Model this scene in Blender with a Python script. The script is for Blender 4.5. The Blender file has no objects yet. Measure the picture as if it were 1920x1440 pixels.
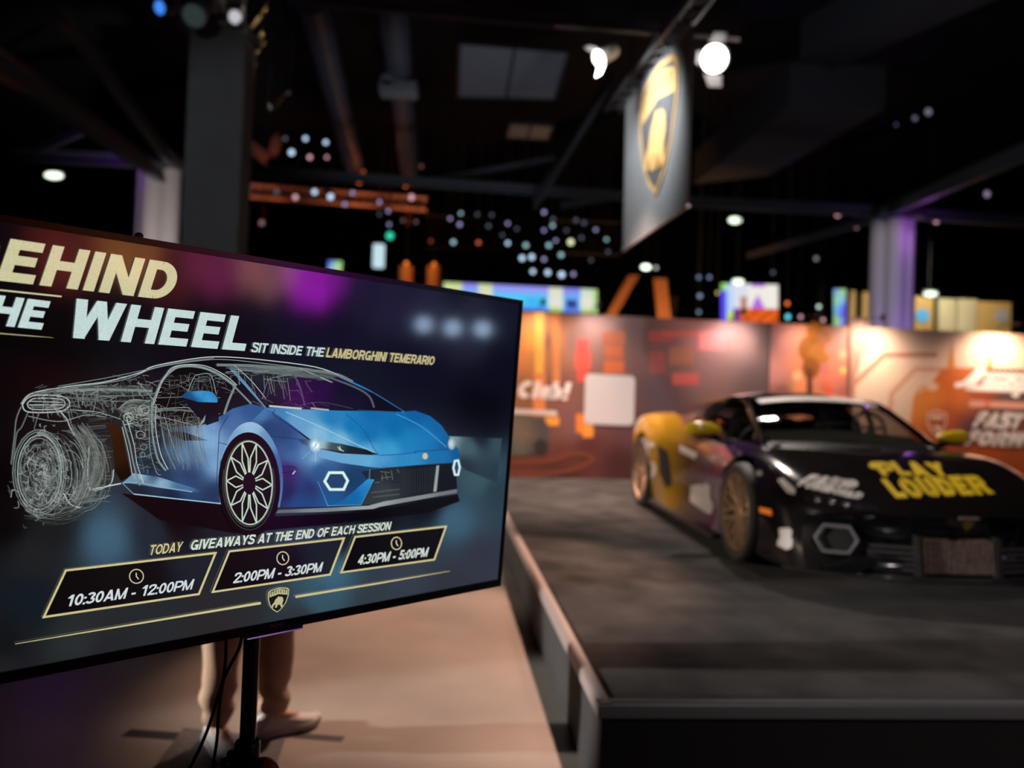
import bpy, bmesh, math, random
import numpy as np
from mathutils import Vector, Matrix
from mathutils.bvhtree import BVHTree
random.seed(7)
sc = bpy.context.scene
col = sc.collection
PI = math.pi

# ------------------------------------------------------------------ camera
FPX, CAMZ = 1493.0, 1.42
PITCH, ROLL = math.radians(1.0), math.radians(2.1)
cF = Vector((0, math.cos(PITCH), math.sin(PITCH)))
_u = Vector((0, -math.sin(PITCH), math.cos(PITCH)))
_r = Vector((1, 0, 0))
cR = math.cos(ROLL) * _r + math.sin(ROLL) * _u
cU = -math.sin(ROLL) * _r + math.cos(ROLL) * _u
CP = Vector((0, 0, CAMZ))
cam = bpy.data.cameras.new('camera')
cam_o = bpy.data.objects.new('camera', cam); col.objects.link(cam_o)
cam_o.matrix_world = Matrix(((cR.x, cU.x, -cF.x, CP.x), (cR.y, cU.y, -cF.y, CP.y), (cR.z, cU.z, -cF.z, CP.z), (0, 0, 0, 1)))
cam.sensor_width = 36; cam.lens = 36 * FPX / 1920
cam.clip_start = .05; cam.clip_end = 200
cam.dof.use_dof = True; cam.dof.focus_distance = 1.42; cam.dof.aperture_fstop = 2.0
sc.camera = cam_o
sc.view_settings.view_transform = 'Standard'; sc.view_settings.look = 'None'
sc.view_settings.exposure = 0.0; sc.view_settings.gamma = 1.0
sc.view_settings.use_curve_mapping = False
# ------------------------------------------------------------------ world: a hall with almost no stray light
w = bpy.data.worlds.new('hall_dark'); sc.world = w; w.use_nodes = True
w.node_tree.nodes['Background'].inputs[0].default_value = (.55, .6, .8, 1)
w.node_tree.nodes['Background'].inputs[1].default_value = .006

def lamp(name, kind, loc, target, power, color, size=.1, angle=60, blend=.5):
    l = bpy.data.lights.new(name, kind); l.energy = power; l.color = color
    if kind == 'SPOT':
        l.spot_size = math.radians(angle); l.spot_blend = blend; l.shadow_soft_size = size
    elif kind == 'AREA': l.size = size
    else: l.shadow_soft_size = size
    o = bpy.data.objects.new(name, l); col.objects.link(o); o.location = loc
    if target is not None:
        d = Vector(target) - Vector(loc)
        o.rotation_euler = d.to_track_quat('-Z', 'Y').to_euler()
    return o

# stage frame: origin at the stage's near corner, u along its front edge, v along its left edge
SY = math.radians(4.9)
SO = Vector((.345, 2.82, 0))
SU = Vector((math.cos(SY), math.sin(SY), 0)); SV = Vector((-math.sin(SY), math.cos(SY), 0))
HS = .355
def ST(u, v, z=0): return SO + SU * u + SV * v + Vector((0, 0, z))

WARM = (1, .74, .56)
PALE = (1, .9, .8)
# rig lights beside the hanging banner, a side light, and added fills that have no fixture
LAMP_L = Vector((.98, 8.5, 5.1)); LAMP_R = Vector((2.18, 8.5, 5.05))
lamp('rig_spot_aisle', 'SPOT', LAMP_L + Vector((-.1, -.12, -.15)), (-.12, 4.6, 0), 2100, (1, .58, .42), .08, 27, .6)
lamp('rig_spot_banner', 'SPOT', (.6, 8.2, 5.0), (1.45, 8.9, 4.5), 380, (.95, .98, 1), .08, 100, .9)
lamp('rig_spot_car', 'SPOT', LAMP_R + Vector((.02, -.2, -.12)), (2.5, 5.7, .6), 640, (1, .86, .76), .1, 50, .6)
lamp('front_fill', 'SPOT', (3.2, -1.5, 6.5), (2.4, 5.2, .6), 420, (1, .9, .85), .25, 50, .7)  # added lamp without fixture, brightens the car's front and decals
lamp('floor_sidelight', 'SPOT', (-5.6, 2.75, 1.05), (.3, 3.7, .44), 1700, (1, .92, .84), .07, 17, .4)
lamp('flank_fill', 'SPOT', (-6.2, 5.6, 1.6), (1.5, 6.9, .95), 760, (1, .82, .64), .06, 36, .5)  # put in to light the car's gold flank; no fixture there
lamp('carpet_fill', 'SPOT', LAMP_L + Vector((-.4, .4, -.3)), (.75, 9.1, .35), 2500, (1, .70, .58), .1, 72, 1.0)  # added to warm the rear carpet, apart from the built fixtures
lamp('tower_fill', 'SPOT', (-4.5, 1.0, 5.5), (-3.1, 9.2, 3.6), 620, (.9, .95, 1), .2, 30, .7)  # fill added to lift the draped tower, no fixture
lamp('backdrop_fill', 'SPOT', (2.6, 6.4, 5.4), ST(2.6, 8, 1.3), 700, (1, .76, .66), .2, 90, .9)  # soft fill added for the backdrop, no fixture built
# ------------------------------------------------------------------ helpers
def s2l(c):
    out = []
    for v in c[:3]:
        v = v / 255.0
        out.append(v / 12.92 if v <= .04045 else ((v + .055) / 1.055) ** 2.4)
    return tuple(out)
def ray(px, py):
    return cR * ((px - 960) / FPX) - cU * ((py - 720) / FPX) + cF
def at(px, py, Y):
    d = ray(px, py); return CP + d * (Y / d.y)
def onz(px, py, z):
    d = ray(px, py); return CP + d * ((z - CAMZ) / d.z)
def onpl(px, py, P0, n):
    d = ray(px, py); return CP + d * ((P0 - CP).dot(n) / d.dot(n))

def tag(o, label, cat, group=None, kind=None):
    if label: o['label'] = label
    if cat: o['category'] = cat
    if group: o['group'] = group
    if kind: o['kind'] = kind
    return o
def thing(name, label, cat, loc=(0, 0, 0), rotz=0, group=None):
    o = bpy.data.objects.new(name, None); col.objects.link(o)
    o.location = loc; o.rotation_euler = (0, 0, rotz); o.empty_display_size = .1
    return tag(o, label, cat, group)
def root_matrix(p):
    while p.parent is not None: p = p.parent
    return Matrix.Translation(p.location) @ p.rotation_euler.to_matrix().to_4x4()
def copy_tree(o, parent=None):
    c = o.copy(); col.objects.link(c); c.parent = parent
    for ch in [x for x in bpy.data.objects if x.parent == o]: copy_tree(ch, c)
    return c

class MB:
    """collects shapes and links them as one mesh object"""
    def __init__(s): s.v = []; s.f = []; s.c = []; s.m = []; s.mi = 0
    def add(s, vs, fs, cs=None):
        n = len(s.v); s.v += [tuple(x) for x in vs]; s.f += [tuple(i + n for i in f) for f in fs]
        s.m += [s.mi] * len(fs)
        if cs is None: cs = [(1, 1, 1)] * len(vs)
        elif len(cs) == 3 and not hasattr(cs[0], '__len__'): cs = [cs] * len(vs)
        s.c += list(cs); return s
    def hexa(s, p):    # 8 points: bottom loop 0-3, top loop 4-7
        return s.add(p, [(3, 2, 1, 0), (4, 5, 6, 7), (0, 1, 5, 4), (1, 2, 6, 5), (2, 3, 7, 6), (3, 0, 4, 7)])
    def box(s, c, d, R=None, T=None):
        x, y, z = (k / 2 for k in d); c = Vector(c)
        p = [Vector(q) for q in ((-x, -y, -z), (x, -y, -z), (x, y, -z), (-x, y, -z), (-x, -y, z), (x, -y, z), (x, y, z), (-x, y, z))]
        if R is not None: p = [R @ q for q in p]
        return s.hexa([q + c for q in p])
    def bevbox(s, c, d, b=.005, R=None):
        bm = bmesh.new(); bmesh.ops.create_cube(bm, size=1)
        for v in bm.verts: v.co = Vector((v.co.x * d[0], v.co.y * d[1], v.co.z * d[2]))
        bmesh.ops.bevel(bm, geom=bm.edges[:], offset=b, segments=2, affect='EDGES', profile=.5)
        c = Vector(c)
        bm.verts.ensure_lookup_table(); bm.verts.index_update()
        vs = [(R @ v.co if R is not None else v.co) + c for v in bm.verts]
        fs = [[v.index for v in f.verts] for f in bm.faces]; bm.free()
        return s.add(vs, fs)
    def tube(s, pts, r, n=10, cap=True):
        pts = [Vector(p) for p in pts]; m = len(pts)
        rs = r if hasattr(r, '__len__') else [r] * m
        up = Vector((0, 0, 1)); rings = []
        t0 = (pts[1] - pts[0]).normalized()
        if abs(t0.dot(up)) > .95: up = Vector((1, 0, 0))
        a = t0.cross(up).normalized()
        for i, p in enumerate(pts):
            t = (pts[min(i + 1, m - 1)] - pts[max(i - 1, 0)]).normalized()
            a = (a - t * a.dot(t)).normalized(); b = t.cross(a)
            rings.append([p + (a * math.cos(k * 2 * PI / n) + b * math.sin(k * 2 * PI / n)) * rs[i] for k in range(n)])
        vs = [q for rg in rings for q in rg]
        fs = [(i * n + k, i * n + (k + 1) % n, (i + 1) * n + (k + 1) % n, (i + 1) * n + k) for i in range(m - 1) for k in range(n)]
        if cap: fs += [tuple(range(n))[::-1], tuple((m - 1) * n + k for k in range(n))]
        return s.add(vs, fs)
    def bar(s, a, b, w, h=None):
        a, b = Vector(a), Vector(b); t = (b - a).normalized(); up = Vector((0, 0, 1))
        if abs(t.dot(up)) > .98: up = Vector((0, 1, 0))
        x = t.cross(up).normalized() * (w / 2); y = x.cross(t).normalized() * ((h or w) / 2)
        return s.hexa([a - x - y, a + x - y, a + x + y, a - x + y, b - x - y, b + x - y, b + x + y, b - x + y])
    def lathe(s, prof, axis_o=(0, 0, 0), axis=(0, 0, 1), n=24, xref=None):
        o = Vector(axis_o); ax = Vector(axis).normalized()
        a = Vector(xref) if xref is not None else ax.orthogonal(); a = (a - ax * a.dot(ax)).normalized(); b = ax.cross(a)
        vs = []
        for (r, h) in prof:
            for k in range(n):
                t = 2 * PI * k / n; vs.append(o + ax * h + (a * math.cos(t) + b * math.sin(t)) * r)
        fs = [(i * n + k, i * n + (k + 1) % n, (i + 1) * n + (k + 1) % n, (i + 1) * n + k) for i in range(len(prof) - 1) for k in range(n)]
        return s.add(vs, fs)
    def disc(s, c, axis, r, n=20):
        ax = Vector(axis).normalized(); a = ax.orthogonal().normalized(); b = ax.cross(a); c = Vector(c)
        return s.add([c + (a * math.cos(2 * PI * k / n) + b * math.sin(2 * PI * k / n)) * r for k in range(n)], [tuple(range(n))])
    def grid(s, rows, cs=None, closed=False, flip=False):
        n = len(rows[0]); vs = [q for r in rows for q in r]; fs = []
        for i in range(len(rows) - 1):
            for k in range(n if closed else n - 1):
                f = (i * n + k, i * n + (k + 1) % n, (i + 1) * n + (k + 1) % n, (i + 1) * n + k)
                fs.append(f[::-1] if flip else f)
        return s.add(vs, fs, cs)
    def sphere(s, c, r, n=12, m=8, sc_=(1, 1, 1)):
        c = Vector(c); rows = []
        for i in range(m + 1):
            t = PI * i / m; rr = math.sin(t) * r
            rows.append([c + Vector((rr * math.cos(2 * PI * k / n) * sc_[0], rr * math.sin(2 * PI * k / n) * sc_[1], math.cos(t) * r * sc_[2])) for k in range(n)])
        return s.grid(rows, closed=True, flip=True)
    def xf(s, M):
        s.v = [tuple(M @ Vector(v)) for v in s.v]; return s
    def build(s, name, mat, parent=None, world=True, smooth=True, angle=35, vc=False):
        me = bpy.data.meshes.new(name); vs = s.v
        if parent is not None and world:
            Mi = root_matrix(parent).inverted(); vs = [Mi @ Vector(v) for v in vs]
        me.from_pydata([tuple(v) for v in vs], [], s.f); me.validate(); me.update()
        mats = mat if isinstance(mat, (list, tuple)) else [mat]
        for m in mats: me.materials.append(m)
        if len(mats) > 1 and len(me.polygons) == len(s.m):
            me.polygons.foreach_set('material_index', s.m)
        if vc:
            at_ = me.color_attributes.new('Col', 'FLOAT_COLOR', 'POINT')
            at_.data.foreach_set('color', [x for c in s.c for x in (c[0], c[1], c[2], 1.0)])
        if smooth:
            me.polygons.foreach_set('use_smooth', [True] * len(me.polygons))
            try: me.set_sharp_from_angle(angle=math.radians(angle))
            except Exception: pass
        o = bpy.data.objects.new(name, me); col.objects.link(o)
        if parent is not None: o.parent = parent
        return o
def struct(o, label=None):
    o['kind'] = 'structure'
    return o

def cr(pts, n=8, closed=False):
    """Catmull-Rom through points of any dimension"""
    P = [np.array(p, float) for p in pts]; m = len(P); out = []
    rng = range(m) if closed else range(m - 1)
    for i in rng:
        if closed: p0, p1, p2, p3 = P[(i - 1) % m], P[i], P[(i + 1) % m], P[(i + 2) % m]
        else: p0, p1, p2, p3 = P[max(i - 1, 0)], P[i], P[i + 1], P[min(i + 2, m - 1)]
        for k in range(n):
            t = k / n
            out.append(.5 * (2 * p1 + (p2 - p0) * t + (2 * p0 - 5 * p1 + 4 * p2 - p3) * t * t + (3 * p1 - p0 - 3 * p2 + p3) * t ** 3))
    if not closed: out.append(P[-1])
    return out

# ------------------------------------------------------------------ materials
def mat(name, color, rough=.6, metal=0, spec=.5, emit=None, es=1, noise=None, bump=None, coat=0, alpha=None, trans=0):
    m = bpy.data.materials.new(name); m.use_nodes = True; nt = m.node_tree; b = nt.nodes['Principled BSDF']
    b.inputs['Base Color'].default_value = (*color, 1); b.inputs['Roughness'].default_value = rough
    b.inputs['Metallic'].default_value = metal; b.inputs['Specular IOR Level'].default_value = spec
    b.inputs['Coat Weight'].default_value = coat; b.inputs['Transmission Weight'].default_value = trans
    if emit: b.inputs['Emission Color'].default_value = (*emit, 1); b.inputs['Emission Strength'].default_value = es
    if noise:     # (scale, second colour, detail)
        tc = nt.nodes.new('ShaderNodeTexCoord'); n = nt.nodes.new('ShaderNodeTexNoise'); n.inputs['Scale'].default_value = noise[0]
        n.inputs['Detail'].default_value = noise[2] if len(noise) > 2 else 4
        mx = nt.nodes.new('ShaderNodeMix'); mx.data_type = 'RGBA'
        rp = nt.nodes.new('ShaderNodeMapRange'); rp.inputs[1].default_value = .35; rp.inputs[2].default_value = .65
        mx.inputs[6].default_value = (*color, 1); mx.inputs[7].default_value = (*noise[1], 1)
        nt.links.new(tc.outputs['Object'], n.inputs['Vector']); nt.links.new(n.outputs[0], rp.inputs[0])
        nt.links.new(rp.outputs[0], mx.inputs[0]); nt.links.new(mx.outputs[2], b.inputs['Base Color'])
    if bump:
        tc = nt.nodes.new('ShaderNodeTexCoord'); n = nt.nodes.new('ShaderNodeTexNoise'); n.inputs['Scale'].default_value = bump[0]
        bp = nt.nodes.new('ShaderNodeBump'); bp.inputs['Strength'].default_value = bump[1]; bp.inputs['Distance'].default_value = .01
        nt.links.new(tc.outputs['Object'], n.inputs['Vector']); nt.links.new(n.outputs[0], bp.inputs['Height']); nt.links.new(bp.outputs[0], b.inputs['Normal'])
    return m
def vmat(name, rough=.6, spec=.3, emission=0, grain=0, gscale=900):
    """colour comes from the mesh's own printed / displayed picture"""
    m = bpy.data.materials.new(name); m.use_nodes = True; nt = m.node_tree; b = nt.nodes['Principled BSDF']
    a = nt.nodes.new('ShaderNodeAttribute'); a.attribute_name = 'Col'; out = a.outputs['Color']
    if grain:
        tc = nt.nodes.new('ShaderNodeTexCoord'); n = nt.nodes.new('ShaderNodeTexNoise'); n.inputs['Scale'].default_value = gscale; n.inputs['Detail'].default_value = 2
        mr = nt.nodes.new('ShaderNodeMapRange'); mr.inputs[1].default_value = .3; mr.inputs[2].default_value = .7
        mr.inputs[3].default_value = 1 - grain; mr.inputs[4].default_value = 1 + grain
        mx = nt.nodes.new('ShaderNodeVectorMath'); mx.operation = 'SCALE'
        nt.links.new(tc.outputs['Object'], n.inputs['Vector']); nt.links.new(n.outputs[0], mr.inputs[0])
        nt.links.new(out, mx.inputs[0]); nt.links.new(mr.outputs[0], mx.inputs['Scale']); out = mx.outputs[0]
    b.inputs['Roughness'].default_value = rough; b.inputs['Specular IOR Level'].default_value = spec
    if emission:
        b.inputs['Base Color'].default_value = (.004, .004, .005, 1)
        nt.links.new(out, b.inputs['Emission Color']); b.inputs['Emission Strength'].default_value = emission
    else: nt.links.new(out, b.inputs['Base Color'])
    return m
def emat(name, rgb, st=1): return mat(name, (.02, .02, .02), .5, emit=s2l(rgb), es=st)

BLACK = mat('black_plastic', (.006, .006, .007), .35)
MATTE = mat('matte_black', (.01, .01, .011), .7)
STEEL = mat('dark_steel', (.05, .052, .058), .45, .3)
GREY = mat('grey_metal', (.16, .165, .18), .5, .2)

# ------------------------------------------------------------------ stroke lettering
def glyph(c, w):
    """strokes of one sans capital of height 1: list of point lists (ribbons) and the advance"""
    h = w / 2; L = []
    def V(x, y0=0, y1=1): L.append(('s', [(x, y0), (x, y1)]))
    def Hh(y, x0, x1): L.append(('s', [(x0, y), (x1, y)]))
    def D(x0, y0, x1, y1, k=None): k = (k or w * 1.08) / 2; L.append(('q', [(x0 - k, y0), (x0 + k, y0), (x1 + k, y1), (x1 - k, y1)]))
    def A(cx, cy, rx, ry, a0, a1, n=12): L.append(('s', [(cx + rx * math.cos(math.radians(a0 + (a1 - a0) * i / n)), cy + ry * math.sin(math.radians(a0 + (a1 - a0) * i / n))) for i in range(n + 1)]))
    k = w * .54
    if c == ' ': return [], .3
    if c == 'A': D(k, 0, .4, 1); D(.8 - k, 0, .4, 1); Hh(.28, .2, .6); return L, .8
    if c == 'B': V(h); Hh(1 - h, 0, .4); Hh(h, 0, .42); Hh(.52, 0, .42); A(.4, (1 - h + .52) / 2, .22, (1 - h - .52) / 2, 90, -90); A(.42, (h + .52) / 2, .25, (.52 - h) / 2, 90, -90); return L, .76
    if c == 'C': A(.4, .5, .4 - h, .5 - h, 48, 312, 20); return L, .76
    if c == 'D': V(h); Hh(1 - h, 0, .32); Hh(h, 0, .32); A(.32, .5, .42 - h, .5 - h, 90, -90, 16); return L, .76
    if c == 'E': V(h); Hh(1 - h, 0, .64); Hh(.52, 0, .59); Hh(h, 0, .66); return L, .68
    if c == 'F': V(h); Hh(1 - h, 0, .62); Hh(.5, 0, .55); return L, .63
    if c == 'G': A(.4, .5, .4 - h, .5 - h, 50, 330, 20); Hh(.44, .42, .8); V(.8 - h, 0, .5); return L, .82
    if c == 'H': V(h); V(.74 - h); Hh(.53, 0, .74); return L, .74
    if c == 'I': V(h); return L, w
    if c == 'K': V(h); D(.22, .45, .62, 1, w * 1.3); D(.66, 0, .3, .58, w * 1.3); return L, .78
    if c == 'L': V(h); Hh(h, 0, .6); return L, .6
    if c == 'M': V(h); V(.88 - h); D(.44, 0, h, 1, w * .9); D(.44, 0, .88 - h, 1, w * .9); return L, .88
    if c == 'N': V(h); V(.74 - h); D(.74 - h, 0, h, 1); return L, .74
    if c == 'O' or c == '0':
        W_ = .82 if c == 'O' else .6
        A(W_ / 2, .5, W_ / 2 - h, .5 - h, 90, 450, 28); return L, W_
    if c == 'P': V(h); Hh(1 - h, 0, .4); Hh(.42, 0, .4); A(.4, (1 - h + .42) / 2, .26, (1 - h - .42) / 2, 90, -90); return L, .7
    if c == 'R': V(h); Hh(1 - h, 0, .42); Hh(.46, 0, .42); A(.42, (1 - h + .46) / 2, .24, (1 - h - .46) / 2, 90, -90); D(.68, 0, .46, .48, w * 1.15); return L, .76
    if c == 'S': L.append(('s', cr([(.66 - h * .6, .72), (.6, .86), (.36, 1 - h), (.12, .9), (.09 + h * .3, .73), (.2, .59), (.48, .48), (.62, .32), (.56, .12), (.34, h), (.12, .12), (h * .7, .3)], 4))); return L, .7
    if c == 'T': V(.34); Hh(1 - h, 0, .68); return L, .68
    if c == 'U': V(h, .3, 1); V(.74 - h, .3, 1); A(.37, .34, .37 - h, .34 - h, 180, 360, 14); return L, .74
    if c == 'V': D(.36, 0, k, 1); D(.36, 0, .72 - k, 1); return L, .72
    if c == 'W': D(.27, 0, k, 1); D(.27, 0, .52, 1, w * .95); D(.78, 0, .52, 1, w * .95); D(.78, 0, 1.05 - k, 1); return L, 1.05
    if c == 'Y': V(.37, 0, .45); D(.37, .4, k, 1); D(.37, .4, .74 - k, 1); return L, .74
    if c == '1': V(.34); D(.06, .72, .3, 1, w * .9); Hh(.78, .08, .34); return L, .52
    if c == '2': L.append(('s', cr([(h, .66), (.08, .84), (.3, 1 - h), (.52, .84), (.5, .62), (.3, .38), (.08, .1)], 5))); Hh(h, 0, .6); return L, .6
    if c == '3': A(.28, .75, .22, .25 - h, 165, -80, 12); A(.28, .28, .26, .28 - h, 90, -165, 14); return L, .6
    if c == '4': V(.42); Hh(.3, 0, .62); D(.06, .3, .4, 1, w); return L, .62
    if c == '5': Hh(1 - h, .1, .56); V(.12 + h * .4, .5, 1); A(.28, .33, .3 - h * .3, .33 - h, 125, -160, 16); return L, .6
    if c == ':': L.append(('s', [(h, 0), (h, w)])); L.append(('s', [(h, .5), (h, .5 + w)])); return L, w
    if c == '-': Hh(.36, .0, .34); return L, .36
    if c == '!': V(h, .32, 1); V(h, 0, .2); return L, w
    if c == 'l': V(h); return L, w
    if c == 'u': V(h, .22, .74); V(.56 - h, 0, .74); A(.28, .24, .28 - h, .24 - h, 180, 360, 10); return L, .56
    if c == 'b': V(h); A(.31, .36, .31 - h, .36 - h, 0, 360, 20); return L, .62
    return [], .4
def ribbon(pts, w, rnd=False):
    """2-D polyline -> quads of width w with mitred joints"""
    P = [np.array(p[:2], float) for p in pts]
    Q = [P[0]]
    for p in P[1:]:
        if np.linalg.norm(p - Q[-1]) > 1e-7: Q.append(p)
    P = Q; n = len(P)
    if n < 2: return [], []
    closed = np.linalg.norm(P[0] - P[-1]) < 1e-6 and n > 3
    vs, fs = [], []
    for i in range(n):
        if closed and i in (0, n - 1): a, b = P[1] - P[0], P[-1] - P[-2]
        else: a = P[min(i + 1, n - 1)] - P[min(i, n - 2)]; b = P[max(i, 1)] - P[max(i - 1, 0)]
        a = a / np.linalg.norm(a); b = b / np.linalg.norm(b)
        t = a + b; t = t / max(np.linalg.norm(t), 1e-6); nn = np.array([-t[1], t[0]])
        k = 1 / max(.45, float(np.dot(nn, np.array([-a[1], a[0]]))))
        ww = w[i] if hasattr(w, '__len__') else w
        vs += [P[i] + nn * ww / 2 * k, P[i] - nn * ww / 2 * k]
    for i in range(n - 1): fs.append((2 * i, 2 * i + 1, 2 * i + 3, 2 * i + 2))
    if rnd:
        for e, d in ((0, P[0] - P[1]), (n - 1, P[-1] - P[-2])):
            ww = w[e] if hasattr(w, '__len__') else w
            a0 = math.atan2(d[1], d[0]); m = len(vs)
            vs += [P[e] + ww / 2 * np.array([math.cos(a0 + t * PI / 6), math.sin(a0 + t * PI / 6)]) for t in range(-3, 4)]
            fs.append(tuple(range(m, m + 7)))
    return vs, fs
def text2d(s, w=.2, gap=.1, slant=.2):
    """list of (vs, fs) in text units (cap height 1) and per-char x extents"""
    x = 0; out = []; ext = []
    for c in s:
        L, adv = glyph(c, w)
        for kind, pts in L:
            if kind == 's': vs, fs = ribbon(pts, w)
            else: vs, fs = [np.array(p) for p in pts], [tuple(range(len(pts)))]
            out.append(([(v[0] + x + slant * v[1], v[1]) for v in vs], fs))
        ext.append((x, x + adv)); x += adv + gap
    return out, ext
IDW_S = 9.0
def idw(ctrl, x, y, p=2.5):
    """colour field through control colours"""
    sw = 0; acc = np.zeros(3)
    for (cx, cy, c) in ctrl:
        d = math.sqrt((x - cx) ** 2 + (y - cy) ** 2 + IDW_S ** 2); ww = d ** -(p + .7); sw += ww; acc += ww * np.array(c[:3], float)
    return acc / sw
def fill2d(poly, maxlen):
    """triangulate a 2-D polygon and refine it"""
    bm = bmesh.new(); vs = [bm.verts.new((p[0], p[1], 0)) for p in poly]
    f = bm.faces.new(vs); bmesh.ops.triangulate(bm, faces=[f])
    for _ in range(5):
        es = [e for e in bm.edges if e.calc_length() > maxlen]
        if not es: break
        bmesh.ops.subdivide_edges(bm, edges=es, cuts=1)
        bmesh.ops.triangulate(bm, faces=[f for f in bm.faces if len(f.verts) > 3])
    bm.verts.index_update()
    V = [(v.co.x, v.co.y) for v in bm.verts]; Fc = [tuple(v.index for v in f.verts) for f in bm.faces]; bm.free()
    return V, Fc
def ell(cx, cy, rx, ry, a0=0, a1=360, tilt=0, n=22):
    P = []
    for i in range(n + 1):
        t = math.radians(a0 + (a1 - a0) * i / n); x, y = rx * math.cos(t), ry * math.sin(t)
        P.append((cx + x * math.cos(tilt) - y * math.sin(tilt), cy + x * math.sin(tilt) + y * math.cos(tilt)))
    return P
# ------------------------------------------------------------------ display screen on its stand
dh = ray(2438, 804).normalized()
_a, _b = ray(979, 563.5), ray(937, 1098)
_n = _a.cross(_b); dv = _n.cross(dh).normalized()
if dv.z < 0: dv = -dv
TVH, TVW = .711, 1.233
_M = np.array([[_a[i], -_b[i]] for i in range(3)]); _s = np.linalg.lstsq(_M, np.array(TVH * dv), rcond=None)[0]
TR = CP + _a * float(_s[0]); BR = CP + _b * float(_s[1])
fn = dh.cross(dv).normalized()
if fn.y > 0: fn = -fn
def tvp(s, t, d=0): return BR - dh * s + dv * t + fn * d      # s from the right edge, t from the bottom, d out of the face
def tvuv(px, py):
    p = onpl(px, py, BR, fn); q = p - BR; return -q.dot(dh), q.dot(dv)
tv = thing('display_screen', 'large black display screen showing a half wireframe blue sports car, on a pole stand', 'screen', tvp(TVW / 2, 0, -.03))
m = MB()      # rear shell
bz = .012
m.hexa([tvp(0, 0, -.001), tvp(TVW, 0, -.001), tvp(TVW, 0, -.03), tvp(0, 0, -.03), tvp(0, TVH, -.001), tvp(TVW, TVH, -.001), tvp(TVW, TVH, -.03), tvp(0, TVH, -.03)])
m.hexa([tvp(.2, .06, -.03), tvp(TVW - .2, .06, -.03), tvp(TVW - .25, .08, -.06), tvp(.25, .08, -.06), tvp(.2, .5, -.03), tvp(TVW - .2, .5, -.03), tvp(TVW - .25, .46, -.06), tvp(.25, .46, -.06)])
m.build('rear_shell', BLACK, tv, smooth=False)
BZ = mat('bezel_black', (.006, .005, .006), .22)
m = MB()
bl, bt, bb = .009, .0105, .0175
for (s0, s1, t0, t1) in ((0, bl, 0, TVH), (TVW - bl, TVW, 0, TVH), (bl, TVW - bl, 0, bb), (bl, TVW - bl, TVH - bt, TVH)):
    m.hexa([tvp(s0, t0, .004), tvp(s1, t0, .004), tvp(s1, t0, -.001), tvp(s0, t0, -.001), tvp(s0, t1, .004), tvp(s1, t1, .004), tvp(s1, t1, -.001), tvp(s0, t1, -.001)])
m.build('bezel', BZ, tv, smooth=False)
# --- the picture being shown
SCR = MB()
EPS = .00007
layer = [1]
def lay(): layer[0] += 1; return layer[0]
def pp(px, py, L): return onpl(px, py, BR, fn) + fn * (EPS * L)
def padd(vs, fs, colr, L=None):
    """polygons given in the photograph's frame, laid on the display's face"""
    L = L or lay()
    cs = [s2l(c) for c in colr] if hasattr(colr[0], '__len__') else s2l(colr)
    SCR.add([pp(v[0], v[1], L) for v in vs], fs, cs); return L
def poly(pts, ctrl, maxlen=9, L=None):
    V, Fc = fill2d(pts, maxlen)
    if hasattr(ctrl[0], '__len__'): cs = [idw(ctrl, x, y) for x, y in V]
    else: cs = [ctrl] * len(V)
    return padd(V, Fc, cs, L)
def line(pts, w, c, smooth=0, L=None, rnd=False):
    if smooth: pts = cr(pts, smooth)
    vs, fs = ribbon(pts, w, rnd)
    if fs: padd(vs, fs, c, L or LINE)
def words_on(s, p0, p1, top, c, w=.2, gap=.1, slant=None, first=0, L=None, fat=0):
    """lettering between two baseline points (the extent of s[first:]) with its cap height at a third point"""
    a = np.array(tvuv(*p0)); b = np.array(tvuv(*p1)); t = np.array(tvuv(*top))
    a[0] *= -1; b[0] *= -1; t[0] *= -1
    d = b - a; ln = np.linalg.norm(d); d = d / ln; up = np.array([-d[1], d[0]]); hgt = float(np.dot(t - a, up))
    if slant is None: slant = .21
    out, ext = text2d(s, w, gap, 0)
    x0, x1 = ext[first][0], ext[-1][1]
    sx = ln / (x1 - x0); L = L or lay(); lc = s2l(c)
    for vs, fs in out:
        P = []
        for (x, y) in vs:
            q = a + d * ((x - x0) * sx + slant * y * hgt) + up * (y * hgt)
            P.append(tvp(-q[0], q[1], EPS * L))
        SCR.add(P, fs, lc)
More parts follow.
